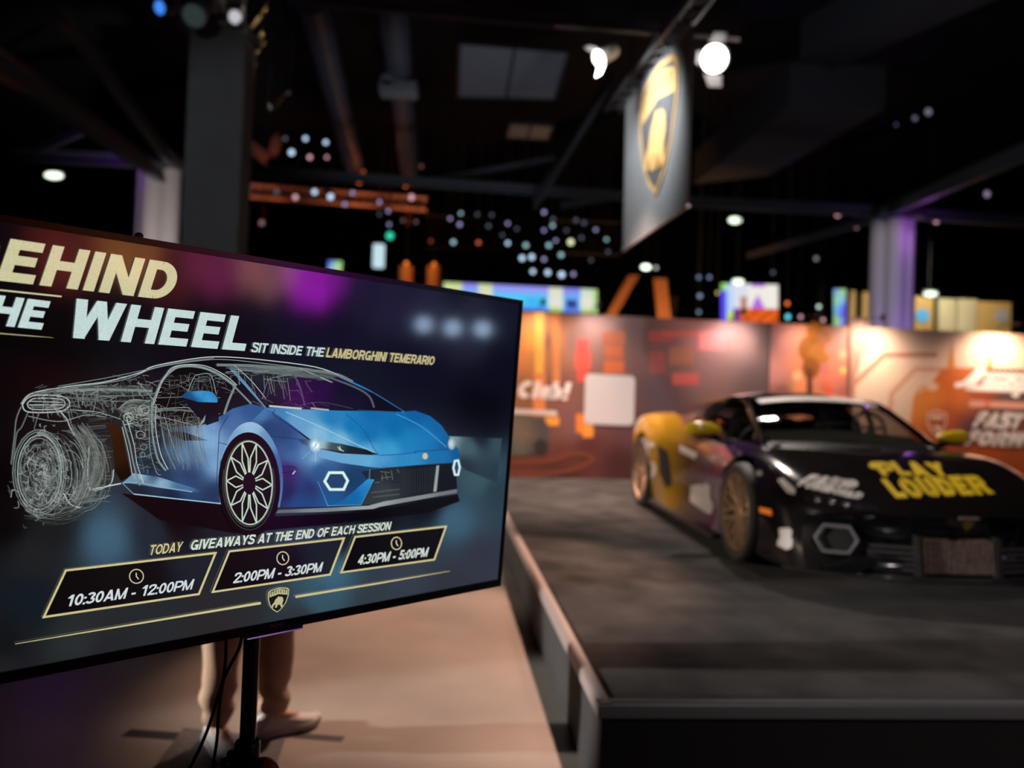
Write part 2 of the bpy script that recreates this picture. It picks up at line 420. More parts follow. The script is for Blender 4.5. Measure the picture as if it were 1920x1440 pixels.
# base picture: black studio over wet asphalt
s0, s1, t0, t1 = bl, TVW - bl, bb, TVH - bt
ctrl = [(0, 450, (10, 7, 12)), (300, 500, (12, 8, 18)), (600, 560, (16, 14, 34)), (900, 600, (20, 22, 40)), (0, 700, (6, 4, 6)), (60, 660, (7, 5, 7)), (400, 650, (14, 10, 20)), (800, 680, (14, 14, 32)), (930, 700, (12, 12, 28)),
        (900, 770, (8, 8, 18)), (10, 900, (3, 3, 5)), (10, 985, (5, 6, 8)), (100, 990, (20, 26, 30)), (200, 1010, (62, 94, 116)), (290, 1000, (30, 40, 52)), (60, 1040, (28, 31, 34)), (330, 980, (12, 8, 14)), (420, 1020, (22, 30, 40)),
        (60, 1130, (16, 26, 34)), (140, 1200, (40, 44, 46)), (300, 1160, (36, 40, 44)), (0, 1200, (18, 20, 24)), (0, 1260, (30, 30, 33)), (200, 1230, (34, 36, 40)), (450, 1130, (38, 40, 44)), (400, 1170, (40, 38, 40)),
        (620, 1075, (60, 98, 122)), (600, 1120, (54, 84, 100)), (640, 1000, (24, 30, 40)), (700, 960, (10, 10, 16)), (800, 945, (12, 12, 20)), (760, 1075, (52, 60, 72)), (850, 975, (60, 92, 114)), (900, 1050, (48, 52, 66)), (930, 920, (42, 62, 74)), (900, 900, (56, 84, 94)), (850, 1100, (46, 50, 60)), (700, 1130, (48, 58, 66)), (560, 1165, (44, 50, 56)), (-150, 700, (4, 4, 6)), (-150, 1200, (20, 22, 26)), (-150, 950, (6, 6, 8))]
nx, ny = 90, 56; rows = []; cs = []
def tvpx(s, t):
    q = tvp(s, t) - CP; z = q.dot(cF); return 960 + FPX * q.dot(cR) / z, 720 - FPX * q.dot(cU) / z
for j in range(ny + 1):
    r = []
    for i in range(nx + 1):
        s, t = s0 + (s1 - s0) * i / nx, t0 + (t1 - t0) * j / ny
        r.append(tvp(s, t, EPS)); x, y = tvpx(s, t); cs.append(s2l(idw(ctrl, x, y)))
    rows.append(r)
SCR.grid(rows, cs)
# headlight beam at the right
poly([(842, 818), (941, 822), (932, 905), (870, 880), (846, 842)], [(845, 825, (120, 150, 155)), (880, 838, (64, 92, 100)), (935, 832, (52, 76, 86)), (935, 895, (40, 58, 72)), (870, 875, (34, 46, 58)), (900, 820, (26, 30, 44))], 7)
# dark pool under the car
poly([(228, 925), (420, 948), (520, 968), (700, 960), (858, 926), (862, 940), (800, 962), (600, 985), (440, 1000), (300, 975)], (8, 5, 10))
# rear intake, door, sill
W0 = (150, 165, 168)
poly([(198, 788), (229, 806), (236, 853), (247, 892), (226.5, 902), (216, 884), (211, 832)], [(200, 790, (44, 22, 10)), (222, 850, (38, 18, 6)), (235, 895, (14, 6, 4))])
poly([(288, 806), (330, 800), (383, 797), (400, 790), (417, 778), (436, 766), (470, 757), (500, 765), (480, 800), (450, 802), (428, 826), (412, 867), (410, 914), (413, 944), (250, 926), (229, 906), (245, 893), (284, 888)],
     [(296, 815, (26, 32, 40)), (292, 870, (22, 30, 42)), (330, 812, (44, 66, 88)), (345, 850, (80, 122, 160)), (378, 815, (128, 166, 204)), (395, 826, (126, 170, 210)), (398, 800, (112, 150, 196)), (352, 896, (36, 62, 100)), (262, 896, (40, 62, 90)), (300, 890, (34, 56, 84)), (345, 905, (44, 76, 120)), (400, 930, (28, 52, 88)), (320, 930, (20, 36, 62)), (260, 915, (22, 30, 46)), (430, 790, (70, 108, 160)), (408, 870, (118, 160, 200)), (470, 765, (40, 84, 140)), (420, 782, (44, 80, 136)), (320, 845, (60, 92, 124)), (310, 822, (30, 44, 60))], 7)
poly([(300, 806), (345, 810), (390, 826), (345, 826)], [(300, 808, (16, 18, 26)), (345, 820, (14, 18, 28)), (390, 826, (80, 116, 150))])
poly([(231, 904), (250, 887), (296, 894), (360, 914), (400, 926), (330, 919), (262, 909)], [(240, 899, (110, 144, 170)), (262, 897, (150, 190, 208)), (300, 905, (140, 180, 204)), (340, 914, (70, 110, 152)), (395, 925, (34, 60, 98)), (290, 894, (60, 90, 120)), (262, 908, (60, 92, 120))], 6)
# front fender, hood, nose, bumper
ARCH = [(412, 944), (409, 905), (413, 868), (427, 826), (446, 800), (469, 791), (492, 801), (514, 831), (528, 873), (530, 915), (524, 951)]; ARCI = [(519, 951), (523, 915), (519, 878), (506, 838), (489, 813), (469, 805), (449, 814), (432, 842), (420, 880), (415, 915), (417, 945)]
FEND_C = [(430, 820, (118, 160, 200)), (470, 795, (150, 186, 214)), (505, 825, (96, 142, 186)), (522, 870, (60, 96, 150)), (414, 930, (90, 130, 168)), (418, 870, (130, 172, 206))]
poly([(470, 791), (498, 764), (512, 772), (540, 792), (576, 823), (556, 822), (582, 838), (640, 850), (712, 854), (715, 877.5), (690, 897), (640, 945), (614, 950), (524, 951), (528, 873), (515, 831), (492, 801)],
     [(490, 780, (70, 118, 170)), (500, 800, (26, 58, 108)), (530, 815, (28, 64, 116)), (545, 838, (40, 80, 132)), (550, 850, (60, 104, 156)), (570, 850, (86, 136, 180)), (590, 858, (120, 168, 204)), (540, 885, (50, 30, 90)), (535, 920, (26, 32, 76)), (580, 915, (28, 52, 106)), (600, 880, (44, 86, 140)), (560, 945, (26, 70, 128)), (620, 940, (30, 84, 142)), (660, 900, (26, 60, 100)), (600, 895, (40, 80, 130))], 7)
poly([(497, 764.5), (580, 767), (660, 770), (755, 772), (778, 770), (806, 780), (827, 797), (841, 818), (858, 841), (840, 845), (778, 850), (712, 856), (640, 838), (582, 824), (540, 792), (512, 772)],
     [(520, 775, (60, 126, 180)), (560, 790, (96, 156, 198)), (600, 812, (130, 184, 214)), (640, 825, (120, 180, 214)), (690, 845, (96, 166, 210)), (620, 785, (30, 122, 182)), (660, 800, (16, 116, 178)), (690, 815, (14, 108, 172)), (740, 800, (8, 104, 168)), (770, 830, (24, 124, 184)), (730, 848, (60, 154, 204)), (800, 820, (22, 118, 180)), (820, 800, (14, 96, 160)), (845, 835, (14, 88, 150)), (780, 778, (10, 92, 158)), (700, 776, (14, 104, 168)), (850, 842, (16, 92, 152))], 7)
poly([(712, 854), (778, 849), (840, 843), (859, 841), (863, 862), (850, 867), (780, 872), (715, 877.5), (690, 875), (640, 868), (600, 858), (582, 838), (640, 850)],
     [(600, 850, (110, 164, 206)), (640, 860, (104, 164, 206)), (690, 866, (100, 168, 210)), (716, 868, (84, 160, 208)), (760, 862, (40, 134, 190)), (830, 854, (20, 108, 168)), (858, 850, (14, 84, 142)), (720, 876, (50, 126, 184))], 7)
poly([tuple(p) for p in cr(ARCH, 4)] + [tuple(p) for p in cr(ARCI, 4)], FEND_C, 6)
# grille and lower intake
poly([(676, 884), (716, 878), (780, 873), (853, 868), (857, 917), (780, 930), (712, 944), (676, 947), (692, 905)], [(690, 890, (24, 40, 56)), (716, 884, (34, 40, 46)), (720, 920, (58, 64, 68)), (700, 940, (50, 56, 60)), (745, 900, (34, 38, 44)), (790, 890, (12, 14, 20)), (820, 900, (14, 16, 22)), (850, 890, (12, 16, 26)), (800, 920, (20, 22, 28))])
LINE = lay()
for i in range(15):
    x = 752 + i * 4.4; line([(x, 881 - i * .45), (x - .4, 932 - i * .8)], 1.6, (40, 44, 50))
for i in range(7): line([(694 + i, 915 + i * 4.3), (749, 908 + i * 4.6)], 1.6, (84, 92, 94) if i in (2, 4) else (48, 54, 58))
for k in ((712, 884, 730, 886), (716, 890, 716, 902), (722, 886, 726, 900), (733, 882, 736, 900), (702, 905, 712, 904), (714, 896, 732, 894), (744, 880, 748, 886)): line([k[:2], k[2:]], 1.6, (92, 98, 96))
poly([(818, 873), (823, 872.5), (818, 921), (812, 922)], (150, 160, 160))
poly([(692, 880), (694, 880), (693, 898), (691, 898)], (90, 110, 126))
poly([(642, 939), (690, 897), (700, 901), (676, 946), (614, 948)], [(690, 900, (50, 140, 200)), (660, 930, (20, 100, 164)), (620, 946, (26, 96, 160)), (690, 920, (30, 120, 184))])
poly([(517, 962), (521, 956), (612, 952), (690, 948), (720, 940), (856, 917), (856, 924), (712, 950), (699, 954), (600, 960)], [(520, 960, (96, 104, 108)), (600, 957, (120, 130, 136)), (690, 950, (150, 160, 162)), (780, 934, (130, 134, 136)), (850, 920, (110, 114, 118))])
line([(691, 899), (700, 900), (676, 946), (614, 948), (596, 903)], 1.6, (100, 170, 216)); 
# headlamps
poly([(556, 822), (600, 826), (640, 832), (688, 843), (711, 853), (660, 849.5), (610, 842), (582, 839), (566, 832)], [(560, 824, (40, 70, 104)), (600, 832, (160, 196, 200)), (625, 838, (60, 78, 84)), (660, 845, (22, 36, 44)), (700, 850, (14, 24, 36))])
for (cx, cy, r, c) in ((591, 835, 13, (150, 190, 212)), (591, 835, 9, (206, 226, 228)), (591, 834.5, 6, (244, 250, 248))):
    padd([(cx + r * .85 * math.cos(t * PI / 10), cy + r * math.sin(t * PI / 10)) for t in range(20)], [tuple(range(20))], c)
LINE = lay()
line([(591, 806), (591, 866)], 1.4, (150, 190, 214)); line([(566, 860), (592, 834), (604, 812)], 1.2, (120, 166, 196))
for k in ((632, 838, 640, 844), (634, 842, 644, 846), (636, 836, 638, 844)): line([k[:2], k[2:]], 1.4, (190, 206, 206))
padd([(846 + 7 * math.cos(t * PI / 8), 832 + 11 * math.sin(t * PI / 8)) for t in range(16)], [tuple(range(16))], (150, 170, 178))
padd([(845 + 4 * math.cos(t * PI / 8), 832 + 7 * math.sin(t * PI / 8)) for t in range(16)], [tuple(range(16))], (190, 206, 210))
# seams and creases
LINE = lay()
for pts, w_, c in (([(515, 768), (512, 777), (540, 796), (577, 824)], 1.3, (16, 40, 76)), ([(535, 772), (600, 800), (668, 833), (700, 848)], 1.5, (150, 200, 226)), ([(648, 776), (680, 805), (700, 840), (710, 853)], 1.3, (18, 84, 140)), ([(712, 854), (776, 849), (780, 846), (838, 843)], 1.3, (14, 70, 120)),
                   ([(742, 776), (790, 800), (836, 838)], 1.4, (70, 160, 210)), ([(428, 778), (412, 806), (409, 835), (404, 930)], 1.3, (30, 52, 90)), ([(409, 829), (426, 834)], 1.2, (40, 66, 104)), ([(508, 818), (556, 823)], 1.2, (22, 42, 78)), ([(250, 926), (330, 935), (414, 944)], 2.2, (150, 190, 206)), ([(229, 906), (250, 926)], 1.4, (120, 150, 160)), ([(229, 905), (260, 905), (310, 914), (360, 922)], 2, (130, 168, 190)),
                   ([(596, 903), (613, 948)], 1.2, (60, 110, 164)), ([(528, 874), (553, 876), (550, 884), (528, 886)], 1.5, (60, 10, 70)), ([(548, 889), (553, 882)], 2.4, (190, 190, 220)), ([(497, 764), (430, 690)], 2.4, (96, 150, 200)), ([(634, 706), (690, 732), (757, 773)], 3.2, (50, 124, 190))):
    line(pts, w_, c, 5 if len(pts) > 2 else 0)
# hexagon running lights
for hx in ([(608, 902.5), (616.5, 886), (642, 886), (651, 901), (643.5, 917.5), (618, 917.5)], [(849, 877), (852, 864), (858, 863), (861, 876), (858, 890), (852, 890)]):
    poly(hx, (34, 66, 104)); LINE = lay(); line(hx + hx[:1], 5.5 if hx[0][0] < 700 else 4, (170, 214, 220)); LINE = lay(); line(hx + hx[:1], 3.2 if hx[0][0] < 700 else 2.4, (226, 244, 240))
padd([(796 + 5 * math.cos(t * PI / 6), 855 + 6 * math.sin(t * PI / 6)) for t in range(12)], [tuple(range(12))], (206, 190, 150))
# glass; the windscreen's purple tint is a reflection put into its colour
poly([(442, 690), (478, 686), (582, 696), (634, 707), (699.5, 737), (755, 771), (640, 770), (560, 767), (497, 763)], [(450, 700, (30, 36, 44)), (500, 750, (30, 22, 40)), (560, 740, (58, 16, 76)), (600, 730, (40, 14, 62)), (650, 740, (20, 16, 40)), (720, 765, (12, 12, 28)), (520, 700, (34, 36, 44)), (640, 765, (22, 20, 44))])
poly([(290, 752), (309, 710), (330, 691), (378, 690), (417, 707), (438, 724), (418, 774), (384, 794), (330, 796), (292, 790)], [(330, 720, (12, 10, 14)), (400, 740, (14, 14, 22)), (300, 770, (10, 8, 10)), (400, 780, (16, 18, 28))])
# pale haze of the see-through shell
poly([tuple(p) for p in ell(73, 885, 47, 78)[:-1]], [(50, 860, (20, 24, 25)), (90, 900, (52, 60, 60)), (80, 930, (48, 56, 56)), (40, 900, (18, 22, 23)), (60, 830, (16, 18, 19))])
poly([(168, 836), (205, 836), (212, 880), (206, 908), (166, 914)], [(170, 900, (44, 50, 50)), (205, 850, (40, 40, 38)), (180, 850, (26, 28, 29))])
poly([(108, 728), (190, 722), (286, 724), (286, 737), (180, 738), (104, 738)], [(120, 734, (52, 60, 58)), (200, 730, (60, 70, 67)), (280, 732, (54, 62, 60))])
poly([(222, 768), (244, 752), (286, 752), (286, 800), (240, 786)], [(240, 765, (70, 80, 76)), (270, 770, (60, 68, 66)), (270, 795, (20, 24, 24))])
poly([(405, 682), (480, 684), (580, 690), (640, 705), (600, 712), (520, 702), (440, 694)], [(420, 688, (60, 68, 70)), (520, 694, (96, 106, 108)), (600, 704, (70, 76, 80))])
# wireframe
LINE = lay()
def rc(lo, hi):
    g = random.uniform(lo, hi) * 1.35; return (g * .92, g * .98, g * .95)
G1, G2, G3 = (196, 208, 204), (140, 154, 152), (94, 104, 104)
for pts, w_, c in (([(39, 757), (60, 737), (130, 724), (195, 716), (260, 699), (289, 686), (365, 672), (417, 669), (495, 675), (590, 688), (640, 706)], 1.6, G1),
                   ([(60, 740), (132, 727), (230, 712), (289, 690), (365, 677), (420, 674), (500, 682), (580, 692)], 1.2, G2), ([(108, 724), (200, 708), (268, 694), (330, 680), (400, 671)], .9, G2),
                   ([(286, 756), (296, 728), (307, 708), (328, 690), (352, 686), (378, 689), (400, 697), (417, 707), (440, 724)], 4.6, (132, 146, 146)), ([(286, 760), (308, 706), (330, 686), (380, 685), (420, 703), (443, 722)], 1.2, G1),
                   ([(440, 723), (428, 750), (419, 776)], 4.2, (120, 134, 138)), ([(440, 726), (470, 757)], 3, (120, 136, 144)), ([(432, 688), (462, 722), (494, 762)], 2.6, (104, 134, 160)), ([(437, 684), (470, 714), (497, 747)], 1, G1),
                   ([(405, 684), (480, 686), (580, 694), (630, 702), (660, 716)], 5, (112, 122, 124)), ([(430, 690), (520, 696), (600, 706)], 5, (88, 98, 102)), ([(560, 690), (620, 716), (600, 708)], 2, G2), ([(600, 702), (660, 724), (690, 742), (700, 764)], 3.4, (84, 92, 100)),
                   ([(104, 733), (190, 730), (284, 733)], 5, (118, 134, 128)), ([(130, 738), (220, 742), (286, 740)], 2.4, (84, 98, 96)), ([(120, 745), (220, 752), (280, 750)], 2, G3), ([(286, 746), (340, 744), (400, 742)], 1.6, G3),
                   ([(284, 754), (284, 806), (294, 858), (310, 882)], 3.4, (126, 142, 142)), ([(291, 762), (291, 804), (300, 850), (314, 880)], 1.3, G1), ([(300, 790), (310, 840), (328, 880)], 1.2, G2), ([(306, 776), (322, 830), (336, 868)], 1.1, G2), ([(278, 760), (280, 840), (292, 884), (300, 890)], 1.1, G2),
                   ([(229, 788), (242, 832), (250, 872), (261, 910)], 3, (120, 134, 132)), ([(236, 782), (250, 832), (256, 870), (268, 905)], 1.2, G1), ([(228, 800), (240, 850), (247, 890)], 1.1, G1),
                   ([(41, 758), (60, 742), (115, 743), (130, 757), (112, 771), (52, 772), (41, 758)], 1.6, G1), ([(50, 757), (64, 747), (110, 748), (121, 757), (108, 766), (60, 767), (50, 757)], 1.3, G1), ([(54, 752), (116, 754)], 1.1, G1), ([(54, 759), (118, 759)], 1.4, G1), ([(56, 763), (112, 763)], 1, G2),
                   ([(39, 762), (30, 785), (26, 820), (20, 870)], 1.2, G2), ([(52, 772), (40, 800), (30, 815), (24, 872)], 1, G2), ([(112, 771), (124, 785), (130, 800), (138, 815)], 1.4, G1), ([(52, 780), (110, 790), (160, 778), (198, 782)], 1.2, G2), ([(130, 768), (180, 772), (226, 786)], 1.3, G2),
                   ([(166, 836), (166, 914), (205, 908), (212, 880)], 1.4, G1), ([(166, 918), (226, 906)], 2.2, G1), ([(118, 924), (130, 944), (150, 952)], 2, G1), ([(124, 920), (140, 940), (176, 938), (206, 928)], 1, G2),
                   ([(348, 742), (362, 708), (372, 702), (394, 703), (404, 738)], 1.3, G2), ([(354, 744), (366, 712), (390, 708), (398, 742)], 1, G3), ([(372, 704), (370, 740)], .9, G3), ([(490, 748), (499, 718), (506, 710), (524, 710), (532, 748)], 1.6, (96, 96, 116)), ([(500, 745), (506, 716), (520, 714)], 1, (80, 80, 100)), ([(548, 702), (560, 722), (570, 760)], 2.6, (80, 74, 100)),
                   ([(286, 770), (330, 768), (384, 774)], 3.4, (96, 108, 110)), ([(300, 766), (350, 764), (380, 772)], 1.2, G2), ([(244, 776), (300, 782), (360, 796)], 1.1, G2), ([(222, 766), (244, 750), (280, 752)], 2.4, (130, 142, 136)), ([(258, 716), (284, 746), (292, 752)], 1.4, G2)):
    line(pts, w_, c, 6)
# rear wheel and hidden machinery
for (rx, ry, c) in ((50, 80, G2), (46, 76, G2), (41, 70, G1), (37, 64, G2), (30, 52, G3)): line(ell(73, 885, rx, ry), 1.2, c)
line(ell(72, 884, 42, 72, -95, 40), 3.2, (126, 138, 134))
for i in range(190):
    cx = random.uniform(66, 170); a0 = random.uniform(-150, 120) if cx < 90 else random.uniform(-100, 60)
    k = random.uniform(.3, 1.0); line(ell(cx, 886 + random.uniform(-6, 6), 50 * k, 82 * k, a0, a0 + random.uniform(25, 110), n=9), random.uniform(.5, 1.1), rc(34, 118))
for i in range(330):
    x = random.gauss(82, 24); y = random.gauss(892, 36); a = random.uniform(0, 6.28); l = random.uniform(4, 16)
    line([(x, y), (x + l * math.cos(a) * .6, y + l * math.sin(a)), (x + l * math.cos(a + .8) * 1.1, y + l * math.sin(a + .7) * 1.2)], random.uniform(.5, 1.2), rc(50, 150), 3)
for i in range(60):
    k = random.uniform(0, 1); x = 128 + 30 * k + random.uniform(-6, 6)
    line([(x, 806 + random.uniform(-16, 8)), (x + 22 + 10 * k, 840 + random.uniform(-10, 10)), (x + 24 + 8 * k, 880 + random.uniform(-10, 10)), (x + 8, 935 + random.uniform(-12, 12))], random.uniform(.5, 1.1), rc(40, 110), 5)
for i in range(36):
    y = 780 + i * 4.6 + random.uniform(-2, 2); line([(158 + random.uniform(-6, 8), y), (206 + random.uniform(-10, 6), y + random.uniform(-6, 3))], random.uniform(.5, 1), rc(36, 96))
for i in range(26):
    y = 955 + random.uniform(-18, 22); line([(60 + random.uniform(-20, 30), y), (110 + random.uniform(-15, 15), y + 8), (175 + random.uniform(-20, 10), y - 12)], .8, rc(30, 84), 4)
def scatter(n, x0, x1, y0, y1, l0, l1, lo, hi, flat=1.0):
    for i in range(n):
        x, y = random.uniform(x0, x1), random.uniform(y0, y1); a = random.uniform(-.5, .5) * flat + random.choice((0, 0, 1.4)); l = random.uniform(l0, l1)
        line([(x, y), (x + l * .5 * math.cos(a), y + l * .5 * math.sin(a) + random.uniform(-2, 2)), (x + l * math.cos(a), y + l * math.sin(a))], random.uniform(.5, 1.1), rc(lo, hi), 3)
scatter(150, 60, 190, 724, 775, 8, 36, 40, 130); scatter(100, 190, 284, 700, 770, 8, 34, 40, 120); scatter(120, 228, 290, 760, 800, 6, 22, 50, 150); scatter(100, 296, 420, 696, 745, 8, 30, 34, 96)
scatter(70, 250, 292, 800, 880, 6, 18, 40, 110); scatter(70, 290, 384, 756, 800, 10, 34, 40, 110); scatter(46, 420, 560, 686, 712, 14, 44, 60, 130, .4); scatter(24, 470, 600, 708, 760, 8, 26, 40, 84)
for i in range(30):
    x = 300 + i * 2.6; line([(x, 786 + random.uniform(-6, 10)), (x + 6, 826 + random.uniform(0, 20)), (x + 12 + random.uniform(-4, 8), 870 + random.uniform(-20, 14))], .7, rc(60, 120), 4)
for i in range(6):
    for j in range(3):
        line(ell(134 + i * 8 + (j % 2) * 4, 742 + j * 7, 4.4, 4.2, n=6), .8, rc(50, 96))
for c_, r_ in (((248, 770), 13), ((268, 768), 10), ((240, 782), 9), ((262, 815), 8), ((268, 838), 6), ((266, 852), 5)): line(ell(c_[0], c_[1], r_, r_ * .9, n=14), 1, rc(90, 140))
# front wheel
WC = (466, 906)
L0 = lay(); padd(ell(WC[0], WC[1] + 2, 58, 98, 0, 360, -.03, 40)[:-1], [tuple(range(40))], (7, 5, 9), L0)
L0 = lay(); padd(ell(465, 906, 47, 82, 0, 360, -.03, 40)[:-1], [tuple(range(40))], (66, 66, 68), L0)
L0 = lay(); padd(ell(465.5, 906, 45, 80, 0, 360, -.03, 40)[:-1], [tuple(range(40))], (12, 10, 14), L0)
LINE = lay()
line(ell(466, 905, 43, 78, 0, 360, -.03, 40), 2.6, (172, 196, 176)); line(ell(465, 908, 49, 85, -20, 200, -.03, 30), 1.4, (60, 62, 66))
SP = (188, 210, 190)
def wp(r, a): return (466 + 43 * r * math.cos(a) - .03 * 78 * r * math.sin(a) * -1, 905 + 78 * r * math.sin(a))
for k in range(10):
    a = 2 * PI * k / 10 - PI / 2 + .05
    line([wp(.20, a - .09), wp(.60, a - .085), wp(.99, a - .314)], 2.5, SP); line([wp(.20, a + .09), wp(.60, a + .085), wp(.99, a + .314)], 2.5, SP)
L0 = lay(); padd(ell(466, 906, 12, 21, 0, 360, 0, 20)[:-1], [tuple(range(20))], (18, 6, 22), L0)
# mirror
poly([tuple(p) for p in cr([(341, 745), (344, 738), (352, 734), (372, 732.5), (391, 733.5), (402, 740), (406, 754), (388, 755), (368, 753.5)], 3, True)], [(345, 740, (20, 70, 110)), (370, 738, (60, 150, 210)), (395, 745, (70, 160, 216)), (400, 740, (30, 110, 170)), (360, 750, (14, 60, 110))])
poly([(341, 745), (370, 753.5), (406, 754.5), (409, 789), (386, 797), (398, 775), (352, 762)], [(350, 750, (10, 14, 26)), (400, 770, (12, 12, 20)), (395, 792, (16, 24, 40))])
poly([(372, 797), (384, 777), (382, 790), (376, 796)], (140, 150, 140))
LINE = lay()
line([(503, 761), (564, 766)], 3.6, (190, 196, 192)); line([(581, 765), (615, 768.5)], 3, (170, 176, 174)); line([(668, 768), (740, 772)], 1, (60, 60, 80)); line([(560, 760), (600, 754), (660, 766)], .9, (80, 74, 110), 4)
# lettering
CRM, WHT, GLD = (200, 196, 156), (192, 214, 212), (206, 196, 146)
words_on('BEHIND', (-8, 525.5), (320, 563.5), (-8 + 18, 446.5), CRM, .225, .10, .23, first=1)
words_on('THE', (-26, 608), (78, 618.3), (-14, 552), WHT, .23, .09, .22, first=1)
words_on('WHEEL', (121, 632.5), (457, 658), (136, 559), WHT, .215, .095, .2)
words_on('SIT INSIDE THE', (468.7, 660), (604.5, 669), (470, 641.5), WHT, .19, .06, .2)
words_on('LAMBORGHINI TEMERARIO', (608.8, 669.5), (811, 684.5), (610, 651), (196, 184, 138), .2, .06, .2)
words_on('TODAY', (277, 1040.5), (338, 1033), (276.5, 1022), GLD, .17, .07, .2)
words_on('GIVEAWAYS AT THE END OF EACH SESSION', (354, 1031.2), (729, 993), (354, 1012.5), (206, 218, 206), .19, .06, .2)
LINE = lay()
line([(-10, 543), (114, 556)], 3, CRM); line([(-10, 624.4), (60, 630), (99, 633)], [2.2, 1.8, .4], (170, 160, 120))
BXC = (204, 192, 142)
for bx, wd in (([(121.9, 1068.5), (402.3, 1036), (371, 1112.8), (80.7, 1155.7)], 4), ([(428, 1033), (642.8, 1008.6), (616.7, 1076.3), (397, 1108.9)], 3.7), ([(663.6, 1006), (834, 986.5), (812, 1048.4), (637.6, 1072.4)], 3.4)):
    x0, x1 = bx[0][0], bx[1][0]
    poly(bx, [(x0, 1090, (9, 8, 11)), (x1 - 40, 1045, (26, 32, 42) if x1 < 700 else (12, 10, 14)), ((x0 + x1) / 2, 1070, (12, 12, 16))], 30); LINE = lay(); line(bx + bx[:1], wd, BXC)
words_on('10:30AM - 12:00PM', (121, 1136.5), (357.5, 1103.8), (121.5, 1115.5), (206, 214, 218), .17, .06, .22)
words_on('2:00PM - 3:30PM', (434.6, 1092.8), (599.5, 1071), (434.8, 1073.5), (206, 214, 214), .18, .06, .22)
words_on('4:30PM - 5:00PM', (667.5, 1058.5), (798, 1042.5), (668.5, 1040), (206, 214, 206), .19, .06, .22)
LINE = lay()
for (cx, cy, rx, ry) in ((254, 1079.4, 13, 13), (528, 1045.6, 11, 12), (741, 1018, 9.6, 11.6)):
    line(ell(cx, cy, rx, ry, n=28), 2, (204, 190, 150)); line([(cx - .5, cy - ry * .5), (cx - .3, cy), (cx + rx * .3, cy + ry * .42)], 2, (206, 204, 190))
line([(27, 1205.7), (250, 1169), (487, 1129.5)], [1, 3, 4.6], (200, 194, 142)); line([(551.6, 1118), (700, 1094), (841, 1070)], [4.6, 3.2, .8], (200, 190, 142))
# shield badge: band of letters above a charging bull
SH = [(501.5, 1107), (520, 1099.5), (540, 1098.5), (540.6, 1110), (536, 1127), (527, 1140), (518, 1147), (508, 1138), (502.5, 1124)]
def shield(fn_poly, fn_line, P, gold, dark, bull):
    """P maps unit coordinates (0..1, 0..1 upward) to the surface"""
    U = [(0, .86), (.1, .94), (.5, 1), (.9, .94), (1, .86), (.99, .6), (.88, .32), (.7, .12), (.5, 0), (.3, .12), (.12, .32), (.01, .6)]
    fn_poly([P(*u) for u in U], gold)
    fn_poly([P(.5 + (x - .5) * .9, .505 + (y - .505) * .92) for x, y in U], dark)
    fn_poly([P(*u) for u in ((.08, .84), (.5, .945), (.92, .84), (.92, .66), (.5, .74), (.08, .66))], gold)
    for i, (x, wd) in enumerate(((.14, .07), (.25, .06), (.35, .08), (.47, .06), (.57, .08), (.69, .06), (.79, .08))):
        y = .72 + .1 * (1 - abs(x - .47) * 2) + .04
        fn_poly([P(x, y - .06), P(x + wd * .5, y - .06), P(x + wd * .5, y + .05), P(x, y + .05)], dark)
    fn_poly([P(*u) for u in bull], gold)
BULL = [(.2, .2), (.27, .24), (.3, .32), (.4, .34), (.36, .22), (.44, .2), (.5, .32), (.6, .3), (.66, .18), (.74, .2), (.7, .34), (.74, .44), (.72, .56), (.64, .62), (.54, .62), (.5, .66), (.44, .6), (.36, .54), (.3, .42), (.22, .36)]
def _P(x, y):
    a = np.array((502., 1107.)) * 0
    u0, v0 = np.array(tvuv(500.5, 1147)), np.array(tvuv(540.5, 1147))
    b0 = np.array(tvuv(501, 1103)); b1 = np.array(tvuv(540.5, 1098)); mid = np.array(tvuv(518.5, 1147))
    t0_, t1_ = mid[1], (b0[1] + b1[1]) / 2
    sL, sR = b0[0], b1[0]
    return (sL + (sR - sL) * x, t0_ + (t1_ - t0_) * y)
def _fp(pts, c):
    L = lay(); V, Fc = fill2d(pts, 9); SCR.add([tvp(x, y, EPS * L) for x, y in V], Fc, s2l(c))
shield(_fp, None, _P, (186, 184, 140), (20, 20, 20), BULL)
SCR_MAT = vmat('display_picture', .065, 1.0, 1.0, .09, 420)
SCR.build('screen', SCR_MAT, tv, vc=True, smooth=False)
# maker's lettering and the lit strip under the frame
LOGO = MB()
def _lg(s, p0, p1, top, c, d):
    global SCR
    keep = SCR; SCR = LOGO; words_on(s, p0, p1, top, c, .16, .16, 0, L=1); SCR = keep
    LOGO.v = [tuple(Vector(v) + fn * d) for v in LOGO.v]
_lg('SONY', (503.4, 1176.3), (531, 1171.6), (503.4, 1170), (120, 96, 124), .0042)
LOGO.build('maker_logo', mat('logo_print', (.34, .24, .36), .4), tv, smooth=False)
s_a, _ = tvuv(566, 1173); s_b, _ = tvuv(462, 1193)
m = MB(); m.hexa([tvp(s_a, -.008, .004), tvp(s_b, -.008, .004), tvp(s_b, -.008, -.012), tvp(s_a, -.008, -.012), tvp(s_a, .0, .004), tvp(s_b, .0, .004), tvp(s_b, .0, -.012), tvp(s_a, .0, -.012)])
bar_o = m.build('sensor_bar', BZ, tv, smooth=False)
m = MB(); n_ = 16
rows = [[tvp(s_b + (s_a - s_b) * i / n_, h_, .0046) for i in range(n_ + 1)] for h_ in (-.0078, -.0052)]
